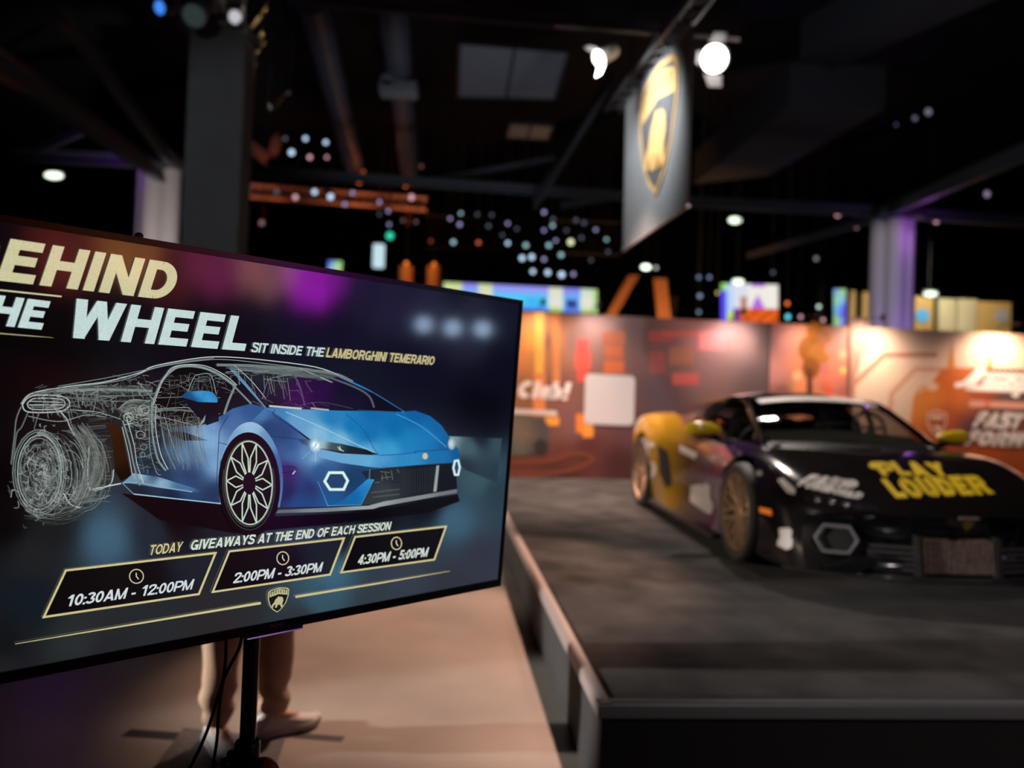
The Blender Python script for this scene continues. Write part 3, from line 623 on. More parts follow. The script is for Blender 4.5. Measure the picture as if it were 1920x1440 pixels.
cs = [s2l(idw([(0, 0, (96, 66, 120)), (5, 0, (140, 112, 170)), (8.5, 0, (176, 190, 220)), (10.2, 0, (150, 120, 190)), (12.5, 0, (136, 10, 150)), (14, 0, (60, 20, 70)), (16, 0, (14, 8, 18))], i, 0)) for _ in range(2) for i in range(n_ + 1)]
m.grid(rows, cs); m.build('status_light', vmat('status_glow', .4, .3, 1.0), bar_o, vc=True, smooth=False)
# clip on the top edge
m = MB(); s_c, _ = tvuv(262, 445); c_ = tvp(s_c, TVH + .003, -.004)
m.lathe([(0, -.004), (.007, -.004), (.007, .002), (.004, .005), (0, .006)], c_, dv, 12); m.build('top_clip', mat('clip_grey', (.4, .36, .34), .5), tv)
# --- stand
POLE_Y = 1.67
pc = at(467.5, 1310, POLE_Y); px_, py_ = pc.x, pc.y
stand = thing('tripod_stand', 'black tubular tripod stand with clamp collar carrying the display screen', 'stand', (px_, py_, 0))
m = MB(); m.lathe([(.0, .42), (.0165, .42), (.0165, 1.36), (0, 1.36)], (px_, py_, 0), n=24); m.build('pole', mat('pole_black', (.012, .012, .013), .3), stand)
CH = CAMZ - (1424 - 738) * POLE_Y / FPX
m = MB(); m.lathe([(.018, CH + .035), (.024, CH + .035), (.026, CH + .028), (.026, CH - .03), (.021, CH - .04), (.021, CH - .3), (.0, CH - .3)], (px_, py_, 0), n=24)
m.bevbox((px_ - .026, py_ - .008, CH + .0), (.022, .024, .036), .004); m.build('collar', BLACK, stand)
m = MB(); m.lathe([(0, 0), (.004, 0), (.004, .01), (.012, .011), (.013, .018), (.012, .024), (0, .026)], (px_ - .022, py_ - .016, CH - .004), (-.9, -.6, .1), 14); m.build('clamp_knob', BLACK, stand)
m = MB(); rr = .029
m.tube([(px_ + .02 + .05 * t, py_ - .012 - .012 * math.sin(t * PI), CH - .012 + .014 * math.sin(t * PI) - .006 * t) for t in (0, .15, .3, .5, .7, .85, 1)], [.008, .012, .0135, .014, .013, .010, .004], 10)
m.build('release_lever', mat('lever_orange', s2l((214, 84, 40)), .4), stand)
for k in range(3):
    a = math.radians(75 + 120 * k); d = Vector((math.cos(a), math.sin(a), 0))
    p0 = Vector((px_, py_, CH - .06)) + d * .03; p1 = Vector((px_, py_, .014)) + d * .46
    m = MB(); m.tube([p0, p1], .0125, 12); lg = m.build('leg', BLACK, stand)
    m = MB(); m.lathe([(0, -.014), (.017, -.014), (.018, .01), (.013, .03)], p1, (0, 0, 1), 12); m.build('rubber_foot', MATTE, lg)
    m = MB(); m.bar(Vector((px_, py_, CH - .28)) + d * .02, p0.lerp(p1, .5), .014, .006); m.build('brace', BLACK, stand)
m = MB()
mb = tvp(TVW / 2, TVH * .5, -.062)
m.bevbox((mb + Vector((px_, py_, mb.z))) / 2, (.06, abs(py_ - mb.y) + .02, .1), .004); m.hexa([tvp(TVW / 2 + a_, TVH * .5 + b_, c_) for (a_, b_, c_) in ((-.22, -.2, -.06), (.22, -.2, -.06), (.22, -.2, -.068), (-.22, -.2, -.068), (-.22, .2, -.06), (.22, .2, -.06), (.22, .2, -.068), (-.22, .2, -.068))])
m.build('mount_plate', BLACK, stand, smooth=False)
# --- cables hanging from the display
for pts, lbl in (([(424, 1185), (424, 1205), (423, 1235), (420, 1265), (413, 1310), (409, 1350), (407, 1385), (401, 1425), (396, 1460)], 'black cable hanging straight down from the screen, right one of two at the floor'),
                 ([(457, 1190), (452, 1212), (436, 1243), (424, 1268), (412, 1305), (396, 1356), (380, 1396), (368, 1420), (356, 1452)], 'black cable slanting from the pole top across the other cable to the left')):
    yy = POLE_Y + .0
    P = [at(x, y, yy - .035 - .02 * (i % 2 == 99)) for i, (x, y) in enumerate(pts)]
    last = P[-1]; P += [last + Vector((-.02, .0, -.12)), Vector((last.x - .06, last.y + .02, .06)), Vector((last.x - .12, last.y + .03, .006)), Vector((last.x - .4, last.y + .1, .006))]
    if 'slanting' in lbl: P = [p + Vector((0, -.012, 0)) for p in P]
    c_ = MB().tube(cr(P, 6), .0034, 8).build('cable', BLACK); tag(c_, lbl, 'cable', 'screen cables')
# ------------------------------------------------------------------ hall shell
FX0, FX1, FY0, FY1, HZ = -26, 26, -14, 46, 11.5
CONC = mat('concrete', (.40, .36, .325), .34, spec=.45, noise=(1.3, (.30, .275, .25), 6), bump=(5, .04))
HALL = mat('hall_charcoal', (.006, .006, .008), .8)
def slab(name, a, b, m):
    c = [(a[i] + b[i]) / 2 for i in range(3)]; d = [abs(b[i] - a[i]) for i in range(3)]
    return struct(MB().box(c, d).build(name, m, smooth=False))
slab('floor', (FX0, FY0, -.2), (FX1, FY1, 0), CONC)
slab('ceiling', (FX0, FY0, HZ), (FX1, FY1, HZ + .2), HALL)
slab('wall_back', (FX0, FY1, 0), (FX1, FY1 + .2, HZ), HALL)
slab('wall_front', (FX0, FY0 - .2, 0), (FX1, FY0, HZ), HALL)
slab('wall_left', (FX0 - .2, FY0, 0), (FX0, FY1, HZ), HALL)
DRAPE = mat('reflection_drape', (.42, .38, .40), .85)
slab('wall_right', (FX1, FY0, 0), (FX1 + .2, FY1, HZ), HALL)

# ------------------------------------------------------------------ stage
stg = thing('stage_platform', 'low carpeted show stage with dark skirt, carrying the black sports car', 'stage', ST(0, 0), SY)
SW, SD = 9.4, 8.6
CARPET = mat('stage_carpet', (.024, .022, .022), .95, spec=.1, noise=(3.4, (.070, .064, .061), 7), bump=(220, .5))
CARPET.node_tree.nodes['Principled BSDF'].inputs['Sheen Weight'].default_value = .10; CARPET.node_tree.nodes['Principled BSDF'].inputs['Sheen Roughness'].default_value = .4
m = MB(); P = [ST(u, v, z) for z in (HS - .02, HS) for (u, v) in ((.03, .03), (SW, .03), (SW, SD), (.03, SD))]; m.hexa(P); m.build('carpet', CARPET, stg, smooth=False)
SKIRT = mat('skirt_cloth', (.046, .047, .052), .8, noise=(2.2, (.034, .034, .038), 3))
m = MB(); N = 90
m.grid([[ST(.012 + .004 * math.sin(i * .9) + .003 * math.sin(i * 2.3), SD * i / N, z) for i in range(N + 1)] for z in (0, HS - .03)], flip=True)
m.build('side_skirt', SKIRT, stg)
m = MB(); m.hexa([ST(u, v, z) for z in (0, HS - .025) for (u, v) in ((.014, .012), (SW, .012), (SW, .05), (.014, .05))]); m.build('front_skirt', mat('front_skirt', (.007, .007, .008), .8), stg, smooth=False)
TRIM_LIT = mat('edge_trim', (.36, .31, .30), .45); TRIMF = mat('edge_trim_front', (.16, .165, .175), .4)  # pinkish light on the left trim is put into its colour
def trim(a, b, inward, m_):
    mb_ = MB(); prof = [(0, -.05), (0, -.012), (.004, -.003), (.012, .003), (.03, .005), (.046, .003), (.046, -.02)]
    mb_.grid([[p + inward * x + Vector((0, 0, HS + z)) for (x, z) in prof] for p in (a, b)]); return mb_.build('edge_trim', m_, stg)
trim(ST(0, 0), ST(0, SD), SU, TRIM_LIT); trim(ST(SW, 0), ST(0, 0), SV, TRIMF)

# ------------------------------------------------------------------ things on the concrete
m = MB(); q = [onz(*p, 0) for p in ((344, 1367), (535, 1385), (505, 1475), (262, 1478))]; m.hexa([p + Vector((0, 0, .0005)) for p in q[::-1]] + [p + Vector((0, 0, .006)) for p in q[::-1]])
tag(m.build('floor_mat', mat('mat_grey', (.15, .15, .155), .9, noise=(60, (.10, .10, .105), 4)), smooth=False), 'grey ribbed mat on the concrete under the white sneakers', 'mat')
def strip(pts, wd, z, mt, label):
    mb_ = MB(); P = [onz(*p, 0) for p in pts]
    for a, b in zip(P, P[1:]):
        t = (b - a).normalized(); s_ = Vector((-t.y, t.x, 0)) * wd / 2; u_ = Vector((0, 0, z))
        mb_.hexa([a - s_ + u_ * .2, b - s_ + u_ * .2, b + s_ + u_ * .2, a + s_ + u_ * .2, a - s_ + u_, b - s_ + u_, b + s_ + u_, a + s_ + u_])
    tag(mb_.build('floor_strip', mt, smooth=False), label, 'tape')
strip([(236, 1374), (338, 1381)], .07, .0012, mat('tape_black', (.03, .03, .032), .6), 'black tape strip on the concrete left of the grey mat')
strip([(552, 1379), (644, 1386)], .05, .0012, mat('strip_black', (.022, .02, .02), .6), 'black strip on the concrete right of the walking shoe')  # thin dark strip lying on the concrete beside the toe

# ------------------------------------------------------------------ printed backdrop on the stage
PRT = vmat('backdrop_print', .55, .25)
WT = 2.60
def wallp(px, py, v): return onpl(px, py, ST(0, v), SV)
def uof(p): return (p - SO).dot(SU)
class Print:
    def __init__(s, v): s.v = v; s.mb = MB(); s.k = 0
    def base(s, u0, u1, z0, z1, ctrl, nx, nz):
        C = [(uof(wallp(x, y, s.v)), wallp(x, y, s.v).z, s2l(c)) for (x, y, c) in ctrl]
        C = [(a * 100, b * 100, c) for a, b, c in C]
        rows, cs = [], []
        for j in range(nz + 1):
            z = z0 + (z1 - z0) * j / nz; r = []
            for i in range(nx + 1):
                u = u0 + (u1 - u0) * i / nx; r.append(ST(u, s.v, z) - SV * .001); cs.append(idw(C, u * 100, z * 100))
            rows.append(r)
        s.mb.grid(rows, cs)
    def poly(s, pts, ctrl, ml=25):
        s.k += 1; V, Fc = fill2d(pts, ml)
        cs = [s2l(idw(ctrl, x, y)) for x, y in V] if hasattr(ctrl[0], '__len__') else s2l(ctrl)
        s.mb.add([wallp(x, y, s.v) - SV * (.001 + .0004 * s.k) for x, y in V], Fc, cs)
    def line(s, pts, w_, c, sm=0, rnd=False):
        s.k += 1
        if sm: pts = cr(pts, sm)
        vs, fs = ribbon(pts, w_, rnd)
        s.mb.add([wallp(x, y, s.v) - SV * (.001 + .0004 * s.k) for x, y in vs], fs, s2l(c))
    def text(s, t, p0, p1, hgt, c, w_=.22, gap=.08, slant=.3):
        s.k += 1; out, ext = text2d(t, w_, gap, 0); a = np.array(p0, float); b = np.array(p1, float); ln = np.linalg.norm(b - a); d = (b - a) / ln; up = np.array((d[1], -d[0])); sx = ln / ext[-1][1]
        for vs, fs in out:
            q = [a + d * (x * sx + slant * y * hgt) + up * y * hgt for x, y in vs]
            s.mb.add([wallp(x, y, s.v) - SV * (.001 + .0004 * s.k) for x, y in q], fs, s2l(c))
CORE = mat('panel_core', (.03, .03, .032), .7)
def panel(u0, u1, v, label):
    r = thing('backdrop_panel', label, 'backdrop', ST((u0 + u1) / 2, v + .04, HS), SY, None)
    m_ = MB(); m_.hexa([ST(a, b, z) for z in (HS, WT) for (a, b) in ((u0, v), (u1, v), (u1, v + .08), (u0, v + .08))]); m_.build('panel_core', CORE, r, smooth=False)
    return r
VA, VB, VC = 8.0, 7.98, 7.94
uA0, uA1 = 0.02, uof(wallp(1441, 700, VA)); uB1 = uof(wallp(1597, 700, VB)); uC1 = SW - .1
pa = panel(uA0, uA1 - .004, VA, 'dark mauve printed backdrop panel with a blank white card and red signs'); pr = Print(VA)
pr.base(uA0, uA1 - .004, HS, WT, [(940, 620, (214, 150, 110)), (965, 660, (226, 140, 80)), (1000, 640, (232, 160, 70)), (1026, 640, (110, 78, 78)), (1045, 640, (206, 132, 84)), (1075, 640, (140, 108, 104)), (1120, 600, (150, 120, 116)), (1200, 620, (92, 72, 72)), (1250, 660, (112, 80, 82)), (1300, 620, (150, 100, 100)), (1400, 640, (140, 112, 108)), (1425, 720, (96, 78, 78)), (1440, 640, (84, 68, 68)),
      (1330, 720, (130, 98, 92)), (1230, 740, (92, 74, 78)), (1100, 740, (124, 86, 80)), (1060, 730, (130, 84, 72)), (970, 740, (150, 100, 60)), (970, 800, (104, 98, 86)), (1080, 800, (120, 82, 80)), (1190, 800, (96, 64, 66)), (960, 850, (112, 56, 42)), (1100, 840, (88, 43, 41)), (1160, 870, (68, 36, 35)), (1050, 860, (98, 52, 41)), (1050, 890, (62, 33, 32)), (1300, 850, (80, 50, 50)), (900, 700, (170, 110, 80))], 70, 44)
for (x0, y0, x1, y1, c) in ((1081, 636, 1104, 668, (206, 84, 74)), (1078, 662, 1108, 692, (224, 92, 76)), (1082, 690, 1103, 716, (214, 84, 70)), (1130, 622, 1172, 648, (160, 92, 66)), (1134, 650, 1168, 672, (184, 98, 62)), (1132, 676, 1170, 700, (200, 104, 60)), (1216, 620, 1262, 640, (160, 74, 78)), (1240, 622, 1330, 630, (190, 92, 76)), (1310, 622, 1360, 656, (196, 112, 110)), (1218, 660, 1246, 700, (150, 80, 80)), (1260, 700, 1310, 722, (190, 90, 84)), (1254, 650, 1300, 684, (150, 96, 78)), (1002, 585, 1020, 700, (238, 176, 84)), (1036, 586, 1050, 720, (214, 138, 84)), (1000, 700, 1022, 780, (226, 140, 82)), (1080, 776, 1098, 812, (226, 128, 56)), (1092, 790, 1112, 820, (240, 150, 60)), (1022, 782, 1048, 798, (238, 158, 66))):
    pr.poly([(x0, y0), (x1, y0), (x1, y1), (x0, y1)], c, 60)
pr.poly([(930, 784), (1020, 784), (1030, 800), (1030, 842), (1016, 852), (940, 856), (925, 850)], [(950, 800, (104, 108, 88)), (1020, 800, (78, 74, 74)), (1010, 845, (64, 58, 60)), (950, 850, (84, 88, 70)), (980, 815, (124, 100, 86)), (980, 835, (98, 98, 90))])   # green car in the print
pr.poly(ell(1014, 838, 13, 15)[:-1], (50, 44, 46), 60); pr.line([(940, 872), (1020, 866), (1080, 850), (1110, 862), (1060, 884), (960, 892)], 9, (112, 60, 44), 5)
pr.text('Club!', (968, 746), (1063, 750), 33, (240, 226, 222), .3, .07, .22); pr.line([(963, 771), (1040, 775)], 9, (224, 208, 202), 0, True); pr.text('-----', (965, 774), (1036, 778), 9, (200, 182, 176), .3)
pr.mb.build('print', PRT, pa, vc=True, smooth=False)
# blank white card (the pattern on it is left out)
cardp = []
for (cx, cy, a0) in ((1190 - 9, 705 + 9, -90), (1188 - 9, 798 - 9, 0), (1095 + 9, 795 - 9, 90), (1097 + 9, 701 + 9, 180)):
    cardp += [(cx + 9 * math.cos(math.radians(a0 + t * 18)), cy + 9 * math.sin(math.radians(a0 + t * 18))) for t in range(6)]
m = MB(); A_ = [wallp(x, y, VA) - SV * .012 for x, y in cardp]; B_ = [p - SV * .006 for p in A_]; n = len(A_)
m.add(A_ + B_, [tuple(range(n, 2 * n))] + [(i, (i + 1) % n, n + (i + 1) % n, n + i) for i in range(n)]); m.build('white_card', mat('card_white', (.60, .56, .55), .6), pa, smooth=False)
pb = panel(uA1 + .004, uB1 - .004, VB, 'narrow backdrop panel printed with a brown tree, between the mauve and the white panels'); pr = Print(VB)
pr.base(uA1 + .004, uB1 - .004, HS, WT, [(1445, 640, (104, 78, 78)), (1456, 700, (190, 128, 120)), (1470, 640, (180, 118, 108)), (1500, 640, (200, 128, 100)), (1535, 640, (170, 104, 56)), (1580, 640, (150, 110, 100)), (1500, 690, (214, 130, 92)), (1590, 620, (150, 112, 102)), (1470, 740, (110, 60, 64)), (1590, 740, (160, 96, 84)), (1500, 735, (226, 160, 116)), (1550, 720, (200, 110, 90)), (1520, 850, (90, 40, 40))], 24, 30)
for (cx, cy, r, c) in ((1528, 622, 15, (150, 92, 30)), (1516, 655, 18, (140, 84, 28)), (1534, 668, 18, (156, 96, 36)), (1520, 690, 15, (130, 74, 26)), (1545, 636, 12, (150, 92, 60))): pr.poly(ell(cx, cy, r * 1.1, r * 1.4, n=12)[:-1], c, 60)
for (cx, cy, r, c) in ((1556, 655, 10, (196, 112, 100)), (1580, 665, 8, (214, 140, 110)), (1592, 620, 8, (226, 150, 116)), (1495, 705, 9, (236, 176, 128)), (1580, 695, 6, (214, 170, 90)), (1500, 725, 12, (230, 140, 96)), (1550, 722, 9, (206, 104, 74)), (1546, 690, 8, (190, 104, 100))): pr.poly(ell(cx, cy, r, r * 1.2, n=10)[:-1], c, 60)
pr.poly([(1513, 690), (1522, 690), (1524, 745), (1512, 745)], (96, 50, 36), 60); pr.poly([(1548, 728), (1560, 728), (1560, 750), (1548, 750)], (220, 84, 56), 60)
pr.mb.build('print', PRT, pb, vc=True, smooth=False)
pc_ = panel(uB1 + .004, uC1, VC, 'white backdrop panel printed with orange towers and white script lettering'); pr = Print(VC)
pr.base(uB1 + .004, uC1, HS, WT, [(1600, 640, (150, 116, 106)), (1700, 640, (222, 190, 172)), (1640, 760, (226, 196, 176)), (1900, 640, (230, 186, 160)), (1650, 690, (226, 196, 170)), (1760, 700, (222, 184, 168)), (1720, 860, (214, 170, 140)), (1860, 860, (190, 90, 50)), (2100, 700, (210, 160, 140))], 50, 30)
pr.poly([(1594, 596), (1633, 596), (1612, 680), (1594, 748)], [(1600, 620, (150, 116, 106)), (1620, 620, (160, 126, 114)), (1598, 730, (170, 120, 104))])
pr.line([(1597, 752), (1599, 722), (1658, 666), (1757, 665)], 9.5, (178, 124, 104)); pr.line([(1668, 775), (1672, 738), (1716, 692), (1800, 694)], 9, (206, 150, 126)); pr.line([(1715, 742), (1725, 728), (1760, 714)], 5, (206, 146, 96))
pr.poly([(1700, 870), (1712, 745), (1742, 724), (1766, 692), (1790, 689), (2020, 694), (2020, 900), (1700, 900)], [(1720, 760, (220, 130, 60)), (1750, 740, (220, 128, 56)), (1780, 720, (206, 96, 36)), (1790, 700, (200, 100, 50)), (1870, 698, (96, 72, 66)), (1900, 740, (100, 76, 74)), (1840, 740, (170, 76, 50)), (1800, 750, (206, 110, 50)), (1870, 770, (90, 66, 62)), (1780, 780, (190, 90, 50)), (1820, 800, (96, 62, 76)), (1850, 850, (196, 86, 36)), (1720, 840, (200, 110, 60)), (1960, 760, (96, 70, 66)), (1960, 850, (190, 90, 40)), (1760, 850, (180, 80, 40))])
pr.poly(ell(1748, 725, 11, 8, n=12)[:-1], (230, 180, 150), 60)
pr.poly([(1785, 636), (1790, 690), (1775, 692), (1780, 662)], (206, 128, 40), 60); pr.poly([(1855, 656), (1861, 692), (1850, 692)], (196, 120, 70), 60)
pr.line([(1822, 757), (2000, 764)], 13, (224, 154, 138), 0, True); pr.line([(1846, 758), (1856, 758.4)], 12, (220, 110, 80))
WH = (246, 230, 226)
pr.line([(1794, 722), (1808, 719), (1828, 702), (1836, 694), (1842, 697), (1830, 712), (1818, 725), (1840, 728), (2010, 733)], 10, WH, 5, True)
for i, (x, h_) in enumerate(((1846, 12), (1856, 14), (1868, 12), (1880, 12), (1893, 22), (1904, 12), (1916, 14), (1928, 12), (1940, 22), (1952, 12), (1966, 12))):
    y = 725 + (x - 1840) * .03; pr.line([(x - 4, y), (x + 2, y - h_), (x + 8, y - 4), (x + 3, y)], 6, WH, 4, True)
pr.line([(1908, 728), (1906, 742), (1898, 740)], 6, WH, 4, True)
for i in range(13): x = 1848 + i * 11; pr.line([(x, 707 + i * .3), (x + 3, 699 + i * .3), (x + 7, 706 + i * .3)], 4, WH, 3, True)
pr.text('FAST', (1821, 801), (1908, 805), 30, WH, .28, .06, .45); pr.text('FORWORLD', (1806, 834), (2016, 842), 28, WH, .28, .06, .45)
for w_, c in ((3, (236, 190, 170)),): pr.line([(1738, 776), (1755, 770), (1773, 777), (1772, 795), (1764, 810), (1755, 816), (1746, 808), (1739, 795), (1738, 776)], w_, c)
pr.line([(1744, 782), (1766, 783)], 9, (232, 186, 166)); pr.line([(1752, 800), (1762, 806)], 8, (236, 196, 176))
pr.mb.build('print', PRT, pc_, vc=True, smooth=False)
# clip-on wall washers along the backdrop's top
FIX = mat('washer_body', (.03, .03, .032), .4)
for i, (px, v, pw, colr, tz) in enumerate(((1010, VA, 34, (1, .76, .62), 1.7), (1110, VA, 34, (1, .82, .74), 1.7), (1372, VA, 72, (1, .82, .76), 1.7), (1505, VB, 36, (1, .78, .66), 1.6), (1622, VC, 100, (1, .80, .62), 1.9), (1868, VC, 112, (1, .80, .60), 1.9), (2060, VC, 100, (1, .80, .64), 1.9))):
    u = uof(wallp(px, 600, v)); r = thing('clip_washer', ['slim black arm light over the gold doorway print', 'slim black arm light above the red sign print', 'slim black arm light above the mauve panel, nearest the tree print', 'slim black arm light above the brown tree print', 'slim black arm light above the slanted edge of the white panel', 'slim black arm light above the orange towers', 'slim black arm light past the end of the script lettering'][i], 'wall light', ST(u, v, WT), SY)
    m = MB(); m.bevbox(ST(u, v + .03, WT + .012), (.05, .09, .024), .003); m.build('clamp', FIX, r)
    m = MB(); m.tube([ST(u, v + .02, WT + .02), ST(u, v - .1, WT + .1), ST(u, v - .42, WT + .1)], .006, 8); m.build('arm', FIX, r)
    hd = ST(u, v - .45, WT + .08); tg = ST(u, v, tz); ax = (tg - hd).normalized()
    m = MB(); m.lathe([(0, -.05), (.025, -.05), (.03, .03), (.027, .03), (.02, .0), (0, .0)], hd, ax, 14); m.build('head', FIX, r)
    lamp('washer_light', 'SPOT', hd + ax * .04, tg, pw, colr, .05, 150, 1.0)

# ------------------------------------------------------------------ hanging banner with shield
BC = [Vector(q) for q in ((1.27, 9.71, 5.08), (1.32, 9.88, 3.29), (1.65, 7.80, 5.19), (1.70, 7.97, 3.40))]   # top far, bottom far, top near, bottom near
bu = (BC[3] - BC[1]); bL = bu.length; bu.normalize(); bvv = (BC[0] - BC[1]); bH = bvv.length; bvv.normalize(); bn = bu.cross(bvv).normalized()
if bn.dot(CP - BC[1]) < 0: bn = -bn
ban = thing('hanging_banner', 'tall dark grey cloth banner with gold shield emblem hanging from the light pipe', 'banner', (BC[0] + BC[2]) / 2)
def bp(x, y, d=0): return BC[1] + bu * x + bvv * y + bn * d
CLOTH = mat('banner_cloth', (.15, .155, .16), .8, noise=(14, (.135, .14, .145), 3))
m = MB(); m.grid([[bp(bL * i / 20, bH * j / 20, .008 * math.sin(i * .9) * (1 - j / 20)) for i in range(21)] for j in range(21)]); m.grid([[bp(bL * i / 20, bH * j / 20, -.012 + .006 * math.sin(i * .9) * (1 - j / 20)) for i in range(21)] for j in range(21)], flip=True)
m.build('cloth', CLOTH, ban)
m = MB(); m.tube([bp(-.01, .01), bp(bL + .01, .01)], .016, 10); m.build('bottom_bar', mat('bar_grey', (.3, .3, .31), .4, .3), ban)
for t_ in (.15, .85): m = MB(); m.tube([bp(bL * t_, bH - .01), bp(bL * t_, bH + .12)], .008, 6); m.build('strap', STEEL, ban)
m = MB(); m.tube([bp(-.01, bH - .005), bp(bL + .01, bH - .005)], .016, 10); m.build('top_bar', GREY, ban)
def buv(px, py): q = onpl(px, py, BC[1], bn) - BC[1]; return q.dot(bu), q.dot(bvv)
gx0, gx1 = buv(1191, 262)[0], buv(1261, 215)[0]; gy0, gy1 = buv(1218, 397)[1], buv(1245, 141)[1]
sm_ = MB(); kk = [0]
def _bp(pts, c):
    kk[0] += 1; V, Fc = fill2d(pts, .15); sm_.add([bp(x, y, .012 + kk[0] * .0012) for x, y in V], Fc, c)
GOLDC, DARKC = (.44, .27, .10), (.06, .062, .066)
shield(_bp, None, lambda x, y: (gx0 + (gx1 - gx0) * x, gy0 + (gy1 - gy0) * y), GOLDC, DARKC, BULL)
sm_.build('shield_emblem', vmat('emblem_print', .5, .3), ban, vc=True, smooth=False)

# ------------------------------------------------------------------ rig: pipe truss and two bright fixtures
tr = thing('lighting_truss', 'black pipe truss running above the hanging banner', 'truss', (1.5, 8.8, 5.35))
A0 = bp(-.5, bH + .10); A1 = bp(bL + 3.0, bH + .14)
for k, off in enumerate(((-.1, 0), (.1, 0), (0, .2))):
    o_ = Vector((off[0], 0, off[1])); m = MB(); m.tube([A0 + o_, A1 + o_], .024, 10); m.build('chord', mat('truss_alu%d' % k, (.16, .165, .17), .35, .7), tr)
m = MB(); n = 22
for i in range(n):
    a = A0.lerp(A1, i / n); b = A0.lerp(A1, (i + .5) / n); c = A0.lerp(A1, (i + 1) / n); x = Vector((.1, 0, 0)); z = Vector((0, 0, .2))
    for p, q in ((a - x, b + z), (b + z, c - x), (a + x, b + z), (b + z, c + x), (a - x, c + x)): m.tube([p, q], .009, 6, False)
m.build('lattice', GREY, tr)
for t in (.12, .5, .88): m = MB(); p = A0.lerp(A1, t); m.tube([p + Vector((0, 0, .2)), Vector((p.x, p.y, HZ))], .008, 6); m.build('hanger', STEEL, tr)
cp_a, cp_b = at(1040, 47, 8.5), at(1230, 66, 8.5)
m = MB(); m.tube([cp_a, cp_b + Vector((.9, 0, -.02))], .024, 10); tag(m.build('cross_pipe', GREY), 'short grey cross pipe holding both bright lights beside the banner', 'pipe')
LENS = mat('lens_lit', (.1, .1, .1), .3, emit=(1, .97, .93), es=11)
WHT_B = mat('fixture_white', (.5, .5, .5), .45); FIXB = mat('fixture_grey', (.10, .10, .105), .45)
def fixture(name, label, c, d, r, body_m, doors, flen=.22):
    root = thing(name, label, 'spotlight', c); d = Vector(d).normalized(); c = Vector(c)
    R = d.to_track_quat('Z', 'Y').to_matrix()
    m_ = MB(); m_.lathe([(0, -flen), (r * .75, -flen), (r * .92, -flen * .8), (r, -.02), (r * 1.06, 0), (r * 1.06, .02), (r * .96, .02), (r * .94, -.01)], c, d, 24); m_.build('body', body_m, root)
    m_ = MB(); m_.disc(c + d * .004, d, r * .95, 28); m_.build('lens', LENS, root, smooth=False)
    for a, ww, ln in doors:
        e = R @ Vector((math.cos(a), math.sin(a), 0)); f = R @ Vector((-math.sin(a), math.cos(a), 0)); p = c + e * r * 1.03 + d * .02; out_ = (d * .8 + e * .6).normalized() * ln
        m_ = MB(); nn = e.cross(f) * .003; k = d * .003
        m_.hexa([p - f * ww, p + f * ww, p + f * ww + k, p - f * ww + k, p - f * ww * .7 + out_, p + f * ww * .7 + out_, p + f * ww * .7 + out_ + k, p - f * ww * .7 + out_ + k]); m_.build('barn_door', body_m, root, smooth=False)
    m_ = MB(); up = Vector((0, 0, 1)); sd = d.cross(up).normalized(); top = Vector((c.x, c.y, cp_a.z + .02)) - d * flen * .5 * 0
    pts = [c - d * flen * .4 + sd * r * 1.15, c - d * flen * .4 + sd * r * 1.15 + up * .16, c - d * flen * .4 - sd * r * 1.15 + up * .16, c - d * flen * .4 - sd * r * 1.15]
    m_.tube(pts, .008, 6); m_.tube([c - d * flen * .4 + up * .16, Vector((c.x, c.y, max(cp_a.z, c.z + .2)))], .012, 8); m_.build('yoke', STEEL, root)
    return root
lp = at(1124, 108, 8.5); fixture('spot_fixture', 'white boxy spotlight left of the banner, lens turned down to the left', lp, (-.62, -.42, -.5), .085, WHT_B, ((PI * .5, .06, .12), (PI * 1.5, .06, .12)), .26)
rp = at(1339, 110, 8.5); fixture('spot_fixture', 'glaring round spotlight right of the banner, lens facing the camera', rp, (.02, -.93, -.36), .15, FIXB, ((PI * .5, .09, .16), (PI * 1.5, .1, .22), (PI * 1.0, .08, .1)), .24)
# ------------------------------------------------------------------ pillars
def shaft_pillar(name, label, px0, px1, pyt, Y, colr, purple_side):
    a, b = at(px0, 700, Y), at(px1, 700, Y); x = (a.x + b.x) / 2; r = (b.x - a.x) / 2; zt = at((px0 + px1) / 2, pyt, Y).z
    o = thing(name, label, 'pillar', (x, Y, 0)); M_ = mat(name + '_paint', colr, .6); o['kind'] = 'structure'
    for i, (dx, dy) in enumerate(((-.56, 0), (-.1, -.5), (.5, -.12), (.2, .4))):
        m = MB(); m.lathe([(r * .46, 0), (r * .46, zt), (0, zt)], (x + dx * r, Y + dy * r, 0), n=20); m.build('shaft', M_, o)
    m = MB(); m.lathe([(r * .62, 0), (r * .62, zt - .02)], (x, Y, 0), n=12); m.build('core', STEEL, o)
    m = MB(); m.bevbox((x, Y, zt + .16), (2.1 * r, 2.1 * r, .3), .02); m.build('capital', STEEL, o)
    return x, Y, zt, r
L1 = shaft_pillar('pillar', 'pale fluted hall pillar rising behind the screen beside the black tower', 243, 326, 320, 20, (.42, .40, .40), 1)
R1 = shaft_pillar('pillar', 'pale fluted hall pillar washed purple behind the white backdrop panel', 1627, 1706, 415, 20, (.42, .41, .42), 1)
PURP = (.32, .06, 1)
lamp('pillar_wash', 'SPOT', (L1[0] + 1.6, 18.6, .4), (L1[0] + .3, 20, 5.5), 60, PURP, .1, 40, .6)
lamp('pillar_wash', 'SPOT', (R1[0] + 1.5, 19.0, .4), (R1[0] + .3, 20, 4.5), 260, PURP, .1, 40, .6)
lamp('pillar_wash', 'SPOT', (R1[0] - .2, 17.5, 2.2), (R1[0] - .1, 20, 4.2), 160, (.5, .3, 1), .1, 60, .6)
